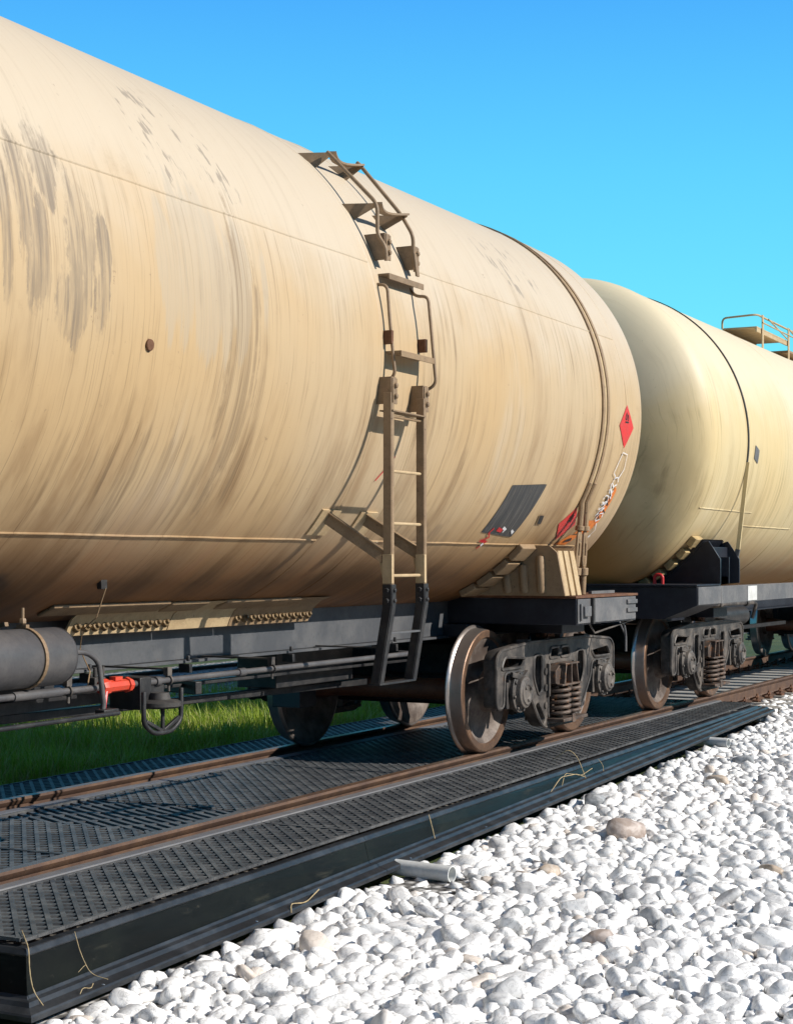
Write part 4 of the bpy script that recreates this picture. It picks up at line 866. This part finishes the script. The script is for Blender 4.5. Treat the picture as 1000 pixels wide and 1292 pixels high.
m=MB(); m.cyl((6.90,yP+.05,zP+.05),(6.90,yP+.05,zP+.10),.012,8); m.cyl((6.98,yP+.06,zP+.05),(6.98,yP+.06,zP+.10),.009,8); m.box(6.86,6.95,yP+.02,yP+.07,zP-.02,zP+.05); m.build('valve_stem',M['castdark'],w1,bevel=.003)
# lower brake rods, levers
m=MB(); m.box(5.6,7.05,5.32,5.62,.74,.80); m.box(5.3,6.7,5.35,5.6,.80,.88); m.cyl((5.0,5.10,.705),(6.9,5.10,.712),.013,8); m.box(6.78,6.90,5.10,5.16,.70,.735)
m.build('brake_rigging',M['blackgear'],w1,bevel=.004)
m=MB(); m.bar((6.6,5.9,.72),(12.0,5.9,.70),.025,.02); m.build('brake_rod',M['blackgear'],w1,bevel=.004)
# hand-brake wheel bracket (black hanging frame with post and disc)
xh=7.30; yh=5.12
m=MB(); P=rounded([(xh-.16,.80),(xh-.16,.62),(xh-.08,.565),(xh+.10,.565),(xh+.18,.62),(xh+.18,.80)],.04)
Pn=[(a,yh,b) for a,b in P]; i0=max(range(len(P)),key=lambda i:(P[i][1],-P[i][0]))
loop=arc_smooth([(xh-.16,yh,.80),(xh-.16,yh,.63),(xh-.07,yh,.575),(xh+.09,yh,.575),(xh+.18,yh,.63),(xh+.18,yh,.80)],.04,4)
m.tube(loop,.014,8)
m.bar((xh-.14,yh,.645),(xh,yh,.585),.02,.018,(0,1,0)); m.bar((xh+.16,yh,.645),(xh+.02,yh,.585),.02,.018,(0,1,0)); m.cyl((xh+.01,yh,.575),(xh+.01,yh,.72),.012,8)
hb=m.build('hanging_bracket',M['blackgear'],w1,bevel=.004)
m=MB(); m.lathe([(.001,0),(.10,0),(.115,.01),(.115,.03),(.10,.04),(.06,.045),(.05,.08),(.001,.08)],(xh+.01,yh+.02,.705),'Z',28); m.build('brake_disc_housing',M['castdark'],hb,smooth=40)
m=MB(); m.box(xh-.12,xh-.02,yh+.05,yh+.25,.70,.87); m.box(xh+.02,xh+.14,yh+.08,yh+.3,.72,.86); m.build('brake_lever_box',M['blackgear'],w1,bevel=.004)
# dark brake gear in the middle of the wagon
m=MB(); m.lathe([(.001,0),(.16,0),(.18,.02),(.18,.45),(.16,.48),(.001,.48)],(6.2,YC+.35,.72),'X',28); m.box(4.6,6.3,5.75,6.5,.55,.86); m.bar((6.6,YC,.62),(11.4,YC,.55),.06,.05); m.bar((8.6,YC-.35,.70),(8.9,YC+.45,.70),.05,.08); m.box(9.9,11.0,YC-.12,YC+.2,.60,.86)
m.build('brake_cylinder',M['blackgear'],w1,bevel=.006)
m=MB(); m.box(11.1,11.35,6.5,6.75,.35,.86); m.build('brake_gear_box',M['black_frame_and_shade'],w1,bevel=.006)
bog=bogie(w1,12.745); bogie(w1,1.75,bog)
# couplers
def coupler(root,x,s):
    m=MB(); m.box(min(x,x+s*.55),max(x,x+s*.55),YC-.11,YC+.11,.95,1.16); m.prism([(x+s*.5,YC-.2),(x+s*.9,YC-.24),(x+s*.95,YC-.12),(x+s*.72,YC-.02),(x+s*.9,YC+.1),(x+s*.82,YC+.2),(x+s*.5,YC+.2)],.90,1.20,'XY'); return m.build('coupler',M['castdark'],root,bevel=.012)
coupler(w1,13.45,1); coupler(w1,.95,-1)
m=MB(); m.tube(arc_smooth([(13.40,4.72,1.0),(13.42,4.70,.93),(13.45,4.70,.85),(13.45,4.70,.72)],.05,4),.010,8); m.tube(arc_smooth([(13.55,4.80,.99),(13.50,4.76,.93),(13.46,4.71,.86)],.05,4),.008,8); m.build('brake_hose',M['grey_frame'],w1)

# ---------------- wagon behind ----------------
w2=empty('tank_wagon',(22.0,YC,0),'cleaner yellowish tank wagon behind, on black saddles, with a railed platform on top','tank wagon',WG)
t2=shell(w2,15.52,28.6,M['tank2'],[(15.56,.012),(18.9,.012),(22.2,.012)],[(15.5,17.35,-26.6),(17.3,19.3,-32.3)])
hoop(16.62,.035,.012,M['castdark'],t2,-8,200)
m=MB(); a=Vector(cylp(16.62,-8,.012)); c=Vector((16.62,4.62,1.60)); m.bar(a,c,.04,.022,(1,0,0)); m.build('tie_band_tail',M['tank2'],t2)
m=MB(); m.bar(c,c+Vector((0,.04,-.20)),.045,.03,(1,0,0)); m.build('tie_rod_clevis',M['sill'],w2)
patch([(16.90,-1.2),(17.06,-1.4),(17.02,-7.8),(16.86,-7.7)],M['grey_frame'],w2,'data_plate',.006,rows=4)
m=MB(); m.box(16.0,27.9,4.612,4.64,1.065,1.235); m.box(16.0,27.9,4.64,4.75,1.065,1.08); m.box(16.0,27.9,4.64,4.75,1.22,1.235)
m.box(16.0,27.9,2*YC-4.64,2*YC-4.612,1.065,1.235); m.build('side_sill',M['grey_frame'],w2,bevel=.004)
m=MB(); m.box(16.95,17.30,4.606,4.6115,1.075,1.225); m.build('white_marking',M['white'],w2)
sills(w2,15.3,28.7,M['black_frame_and_shade'],None,.85)
m=MB(); q_=[(4.625,1.24),(4.625,1.06),(4.95,.93),(2*YC-4.95,.93),(2*YC-4.625,1.06),(2*YC-4.625,1.24)]; m.prism(q_,15.24,15.99,'YZ'); e2=m.build('end_sill',M['black_frame_and_shade'],w2,bevel=.005)  # end face coloured black for its shade, beside grey side plates
for q in (-1,1):
    m=MB(); m.box(15.245,15.99,YC+q*1.488-.006,YC+q*1.488+.006,1.068,1.236); m.build('side_plate',M['grey_frame'],e2,bevel=.003)
m=MB(); m.box(15.20,15.99,4.615,7.59,1.242,1.26); m.build('deck_plate',M['black_frame_and_shade'],e2,bevel=.003)
copy_tree(e2,w2,(28.75-15.99,0,0))
# red lifting eye
m=MB(); P=arc_smooth([(15.45,5.03,1.25),(15.45,5.03,1.33),(15.45,5.05,1.35),(15.45,5.09,1.35),(15.45,5.11,1.33),(15.45,5.11,1.25)],.02,4); m.tube(P,.016,10); m.build('lifting_eye',M['red'],w2,smooth=60)
# black saddle with timber blocks
def saddle2(root,x0,x1):
    top=lambda y:TH-math.sqrt(TR*TR-(YC-y)**2)-.075
    poly=[(4.60,1.26),(4.60,1.50),(4.72,1.68)]+[(y,top(y)) for y in (4.86,4.95,5.05,5.2,5.35,5.5,5.7,5.9,6.106)]; poly+=[(2*YC-a,b) for a,b in reversed(poly[:-1])]
    m=MB(); m.prism(poly,x0,x0+.02,'YZ'); m.prism(poly,x1-.02,x1,'YZ'); m.box(x0+.02,x1-.02,4.72,4.74,1.26,1.62); m.bar(((x0+x1)/2,4.66,1.26),((x0+x1)/2,4.66,1.52),.02,.10,(0,1,0)); m.box((x0+x1)/2-.01,(x0+x1)/2+.01,4.62,5.2,1.26,1.33)
    m.build('tank_saddle',M['black_frame_and_shade'],root,bevel=.003)
    for k in range(6):
        a=-37.5-k*5.6; m=MB(); vs=[]
        for j in range(3):
            for dx,h in ((-.16,.004),(-.16,.07),(.10,.07),(.10,.004)): vs.append(cylp(x0+dx,a-j*1.75,h))
        m.add(vs,[(q*4+j,q*4+(j+1)%4,(q+1)*4+(j+1)%4,(q+1)*4+j) for q in range(2) for j in range(4)]); m.f+=[(0,1,2,3),(11,10,9,8)]; m.mi+=[0,0]
        m.build('saddle_block',M['wood'],root,bevel=.006)
    m=MB(); vs=[]
    for j in range(12):
        for dx,h in ((-.01,.072),(-.01,.095),(x1-x0,.095),(x1-x0,.072)): vs.append(cylp(x0+dx,-37.2-j*3,h))
    m.add(vs,[(q*4+j,q*4+(j+1)%4,(q+1)*4+(j+1)%4,(q+1)*4+j) for q in range(11) for j in range(4)]); m.build('saddle_top_strap',M['black_frame_and_shade'],root,smooth=40)
saddle2(w2,15.93,16.62); saddle2(w2,27.2,27.9)
b2=bogie(w2,16.965,bog); bogie(w2,27.1,bog)
coupler(w2,15.28,-1); coupler(w2,28.75,1)
for xc in (16.965,27.1):
    m=MB(); m.box(xc-.25,xc+.25,4.9,7.3,.90,1.0); m.box(xc-.7,xc+.7,5.5,6.7,.84,.90); m.build('body_bolster',M['black_frame_and_shade'],w2,bevel=.006)
m=MB(); m.cyl((17.9,5.25,1.0),(19.6,5.25,.99),.022,10); m.cyl((18.1,5.25,1.0),(18.2,5.25,1.0),.035,10); m.cyl((19.2,5.25,.99),(19.3,5.25,.99),.035,10); m.tube(arc_smooth([(19.6,5.25,.99),(19.68,5.25,.97),(19.68,5.3,.80)],.04,4),.02,8); m.build('brake_pipe',M['cast'],w2,smooth=50)
m=MB(); m.lathe([(.001,0),(.10,0),(.12,.02),(.12,1.5),(.001,1.52)],(19.3,5.75,.80),'X',24); m.build('air_reservoir',M['blackgear'],w2,smooth=40)
m=MB(); m.box(18.9,20.5,5.9,6.4,.5,.84); m.bar((17.9,6.0,.62),(24,6.0,.60),.06,.05); m.build('brake_gear_box',M['blackgear'],w2,bevel=.006)
# roof platform with railing
X0,X1,Y0,Y1,ZP=21.10,22.70,5.62,6.07,4.46
m=MB(); m.box(X0,X1,Y0,Y1,ZP,ZP+.02); m.box(X0,X1,Y0,Y0+.02,ZP-.05,ZP); m.box(X0,X1,Y1-.02,Y1,ZP-.05,ZP)
pf=m.build('roof_platform',M['tan'],w2,bevel=.003)
for x in (X0+.20,X1-.05,X1+1.5,X1+3.0):
    m=MB(); m.box(x,x+.07,Y0-.02,Y0-.008,TH+math.sqrt(TR*TR-(Y0-YC)**2)-.03,ZP+.19); m.build('railing_post',M['tan'],pf,bevel=.002)
m=MB(); m.tube(arc_smooth([(X0,Y1,ZP+.01),(X0,Y1,ZP+.15),(X0,Y0,ZP+.17),(X1+3.2,Y0-.02,ZP+.17)],.09,5),.013,8)
m.tube([(X0+.2,Y0-.02,ZP+.09),(X1+3.2,Y0-.02,ZP+.09)],.009,8); m.tube([(X1,Y0-.02,ZP+.17),(X1+1.6,Y0-.02,ZP-.10)],.010,8); m.tube([(X0+.5,Y0-.02,ZP+.17),(X1-.1,Y0-.02,ZP+.03)],.009,8)
m.build('railing',M['tan'],pf,smooth=60)
m=MB(); m.box(X1,X1+3.2,5.60,5.95,ZP-.14,ZP-.11); m.build('walkway',M['tandark'],w2,bevel=.003)
m=MB(); m.lathe([(.001,0),(.30,0),(.30,.16),(.33,.16),(.33,.19),(.001,.22)],(24.2,YC+.25,4.22),'Z',32); m.build('manhole_dome',M['tank2'],w2,smooth=40)

# ================================================================ PEBBLES
def ico(sub):
    import bmesh
    bm=bmesh.new(); bmesh.ops.create_icosphere(bm,subdivisions=sub,radius=1); v=np.array([x.co[:] for x in bm.verts]); f=np.array([[y.index for y in x.verts] for x in bm.faces]); bm.free(); return v,f
def variant(sub,seed):
    v,f=ico(sub); out=[]; 
    for p in v:
        p=Vector(p); d=1+.36*mnoise.noise(p*1.05+Vector((seed*7.1,3,1)))+.11*mnoise.noise(p*2.4+Vector((seed,9,4))); q=p*d
        q=Vector((math.copysign(abs(q.x)**.72,q.x),math.copysign(abs(q.y)**.74,q.y),math.copysign(abs(q.z)**.86,q.z))); out.append(q[:])
    return np.array(out),f
VH=[variant(3,i) for i in range(14)]; VL=[variant(2,i) for i in range(14)]; VX=[variant(1,i) for i in range(14)]
A_=math.radians(YAW)
def proj(X,Y,Z):
    d=X*math.cos(A_)+Y*math.sin(A_); r=X*math.sin(A_)-Y*math.cos(A_); return 500+2110*r/d,708-2110*(Z-1.48)/d,d
def inner(x):   # the edge of the pebble field towards the track
    return yo(x)-.17 if x<17.95 else (4.90+ (.25 if x>18.5 else 0))
# Poisson-like scatter with varying radii on a grid
cell=.09; grid={}; P=[]
def tryadd(x,y,r,tight):
    i,j=int(x//cell),int(y//cell)
    for a in range(i-2,i+3):
        for b in range(j-2,j+3):
            for (X_,Y_,R_) in grid.get((a,b),()):
                if (X_-x)**2+(Y_-y)**2<((R_+r)*tight)**2: return False
    grid.setdefault((i,j),[]).append((x,y,r)); P.append((x,y,r)); return True
special=[(10.262,3.581,.105,'stonebrown','largest veined brown pebble in the middle of the pebble bed'),(8.907,3.569,.062,'stonetan','tan rounded pebble near the middle of the bed, left of a similar one'),(11.415,4.223,.085,'stonegrey','dark grey rounded pebble near the tray, above the large brown one'),(7.899,3.33,.055,'stonegrey','dark grey pebble a little left of the tan one in the bed'),
 (9.5,2.45,.06,'stonetan','tan oblong pebble near the right edge of the bed'),(8.35,3.05,.06,'stonegrey','grey banded pebble in the lower middle of the bed'),(12.9,3.75,.07,'stonetan','pale tan pebble in the upper right part of the bed'),(14.2,3.9,.07,'stonegrey','small dark grey pebble far up the bed near the second pipe'),(7.5,2.75,.065,'stonebrown','brownish pebble at the bottom right of the bed')]
for s_ in special: grid.setdefault((int(s_[0]//cell),int(s_[1]//cell)),[]).append(s_[:3])
xx0,xx1=3.4,30.
tries=0
area=[]
def rnd_pt():
    while True:
        # denser sampling near the camera, uniform in area
        x=random.uniform(xx0,xx1); lo=max(.245*x-3.2,-2.6) if x>4.6 else .2; hi=inner(x)
        y=random.uniform(-2.6,hi+.0)
        if y>=lo and (x<22 or y>1.2): return x,y
for k_ in (8.20,8.29,8.38,8.47,8.56,15.12,15.2,15.28,15.36,15.42):
    for q_ in range(10):
        y_=(3.86 if k_<9 else 4.28)+q_*.055; grid.setdefault((int(k_//cell),int(y_//cell)),[]).append((k_,y_,.045))
for (rlo,rhi,N,tg) in ((.048,.066,5500,.84),(.031,.048,72000,.80),(.018,.030,140000,.80)):
    for _ in range(N):
        x,y=rnd_pt(); tryadd(x,y,random.uniform(rlo,rhi),tg)
stones=[]
for (x,y,r) in P:
    z=gz(x)+r*.40+random.uniform(-.008,.020); stones.append((x,y,z,r,1))
# lower layer that closes the gaps
for _ in range(12000):
    x,y=rnd_pt(); r=random.uniform(.03,.06); stones.append((x,y,gz(x)-.012,r,0))
print('stones',len(stones))
info=[]
for i,(x,y,z,r,top) in enumerate(stones):
    a,b,d=proj(x,y,z); vis=top and -20<a<1015 and b<1310
    info.append((r/d if vis else 0,i))
info.sort(reverse=True); indiv=set(i for s_,i in info[:290])
hm=[]
def mk_mesh(v,f,nm):
    me=bpy.data.meshes.new(nm); me.from_pydata(v.tolist(),[],f.tolist()); me.polygons.foreach_set('use_smooth',[True]*len(f)); at=me.attributes.new('rnd','FLOAT','FACE'); at.data.foreach_set('value',[0.]*len(f)); return me
for v,f in VH: me=mk_mesh(v,f,'pebble'); me.materials.append(M['stone']); hm.append(me)
def rotm(r):
    return Matrix.Rotation(random.uniform(0,2*PI),3,'Z')@Matrix.Rotation(random.gauss(0,.42),3,'X')@Matrix.Rotation(random.gauss(0,.42),3,'Y')
def dims(r): 
    return (r*random.uniform(1.05,1.6),r*random.uniform(.80,1.08),r*random.uniform(.50,.80))
big={}
VV=[];FF=[];RR=[];off=0
for i,(x,y,z,r,top) in enumerate(stones):
    mt=rotm(r); dm=dims(r)
    if i in indiv:
        o=bpy.data.objects.new('pebble',hm[i%14]); COL.objects.link(o); o.location=(x,y,z); o.rotation_euler=mt.to_euler(); o.scale=dm
        tagit(o,'white rounded pebble in the foreground of the pale pebble bed','pebble','white pebbles in the foreground of the bed')
    else:
        d=x*math.cos(A_)+y*math.sin(A_); src=VL if (d<13 and y>.2*x-.9) else VX
        if not top: src=VX
        v,f=src[i%14]; q=(v*np.array(dm))@np.array(mt).T+np.array((x,y,z)); VV.append(q); FF.append(f+off); off+=len(v); RR.append(np.full(len(f),random.random()))
me=mk_mesh(np.vstack(VV),np.vstack(FF),'pebbles'); me.attributes['rnd'].data.foreach_set('value',np.concatenate(RR)); me.materials.append(M['stone'])
o=bpy.data.objects.new('pebbles',me); COL.objects.link(o); tagit(o,'bed of white and grey rounded pebbles filling the ground beside the trays','pebbles',kind='stuff')
for k,(x,y,r,mt,lb) in enumerate(special):
    v,f=VH[k]; me=mk_mesh(v,f,'pebble'); me.materials.append(M[mt]); o=bpy.data.objects.new('pebble',me); COL.objects.link(o); o.location=(x,y,gz(x)+r*.75); o.rotation_euler=(.15,.1,R(-25+k*17)); o.scale=(r*1.35,r*.85,r*.7); tagit(o,lb,'pebble')

# ================================================================ GRASS and what lies beyond
def blades(n,xr,yr,h0,h1,zfun,wid=.006):
    x=rng.uniform(*xr,n); y=yr[0]+(yr[1]-yr[0])*rng.uniform(0,1,n)**1.4
    # tufts
    cx=np.sin(x*3.1+y*1.7)+np.sin(x*7.3-y*5.1)*.6+np.sin(y*11+x*2)*.4
    h=(h0+(h1-h0)*rng.uniform(0,1,n)**1.5)*(1+.22*cx); h=np.clip(h,.04,None)
    a=rng.uniform(0,2*PI,n); lean=h*rng.uniform(.1,.75,n); w=wid*rng.uniform(.6,1.5,n)
    dx,dy=np.cos(a),np.sin(a); z=np.array([zfun(q) for q in y])
    v=np.zeros((n,5,3))
    sx,sy=-dy*w,dx*w
    v[:,0]=np.c_[x-sx,y-sy,z]; v[:,1]=np.c_[x+sx,y+sy,z]
    v[:,2]=np.c_[x-sx*.8+dx*lean*.35,y-sy*.8+dy*lean*.35,z+h*.6]; v[:,3]=np.c_[x+sx*.8+dx*lean*.35,y+sy*.8+dy*lean*.35,z+h*.6]
    v[:,4]=np.c_[x+dx*lean,y+dy*lean,z+h*.95]
    b=np.arange(n)*5; q=np.c_[b,b+1,b+3,b+2]; t=np.c_[b+2,b+3,b+4]
    return v.reshape(-1,3),q,t
def grass(name,n,xr,yr,h0,h1,zf,label,wid=.006):
    v,q,t=blades(n,xr,yr,h0,h1,zf,wid); me=bpy.data.meshes.new(name); me.from_pydata(v.tolist(),[],q.tolist()+t.tolist()); r=rng.uniform(0,1,n); at=me.attributes.new('rnd','FLOAT','FACE'); at.data.foreach_set('value',np.r_[r,r]); me.materials.append(M['grass']); me.polygons.foreach_set('use_smooth',[True]*len(me.polygons))
    o=bpy.data.objects.new(name,me); COL.objects.link(o); tagit(o,label,'grass',kind='stuff')
grass('grass',130000,(4,24),(7.72,11.2),.07,.30,lambda y:-.27 if y<8 else -.225,'long green grass growing along the far side of the trays',.0042)
def hedge(name,label,n,xr,yr,zr,sr):
    x=rng.uniform(*xr,n); y=rng.uniform(*yr,n); top=zr[1]*(.72+.28*np.sin(x*.35+1)*np.cos(y*.4+x*.13)); z=zr[0]+(top-zr[0])*rng.uniform(0,1,n); s=rng.uniform(*sr,n); c=np.c_[x,y,z]
    a=rng.normal(size=(n,3)); a/=np.linalg.norm(a,axis=1)[:,None]; b=np.cross(a,rng.normal(size=(n,3))); b/=np.linalg.norm(b,axis=1)[:,None]
    v=np.stack([c-a*s[:,None],c+b*s[:,None]*.5,c+a*s[:,None],c-b*s[:,None]*.5],1).reshape(-1,3); f=np.arange(n*4).reshape(-1,4)
    me=bpy.data.meshes.new(name); me.from_pydata(v.tolist(),[],f.tolist()); at=me.attributes.new('rnd','FLOAT','FACE'); at.data.foreach_set('value',rng.uniform(0,.5,n)); me.materials.append(M['leaves']); o=bpy.data.objects.new(name,me); COL.objects.link(o); tagit(o,label,'undergrowth',kind='stuff')
def leaf_mat():
    t=NT('dark_leaves'); at=t.n('ShaderNodeAttribute'); at.attribute_name='rnd'; t.col(t.mix(at.outputs['Fac'],(.035,.06,.012),(.10,.14,.03))); t.rough(.6); return t.m
M['leaves']=leaf_mat()
hedge('undergrowth','dark green undergrowth beyond the neighbouring track',26000,(-5,70),(17.5,20),(-.3,2.4),(.05,.13))
hedge('added_tree_belt','added unseen belt of dark green trees behind the viewpoint, for dark tray reflections',30000,(-55,240),(-46,-36),(-.3,15),(.6,1.4))  # added out of view to darken what the tray walls reflect
hedge('added_tree_belt','added unseen belt of dark green trees down the line, cutting the sky fill',9000,(-62,-52),(-46,40),(-.3,15),(.6,1.4))  # added out of view to block low cyan sky light
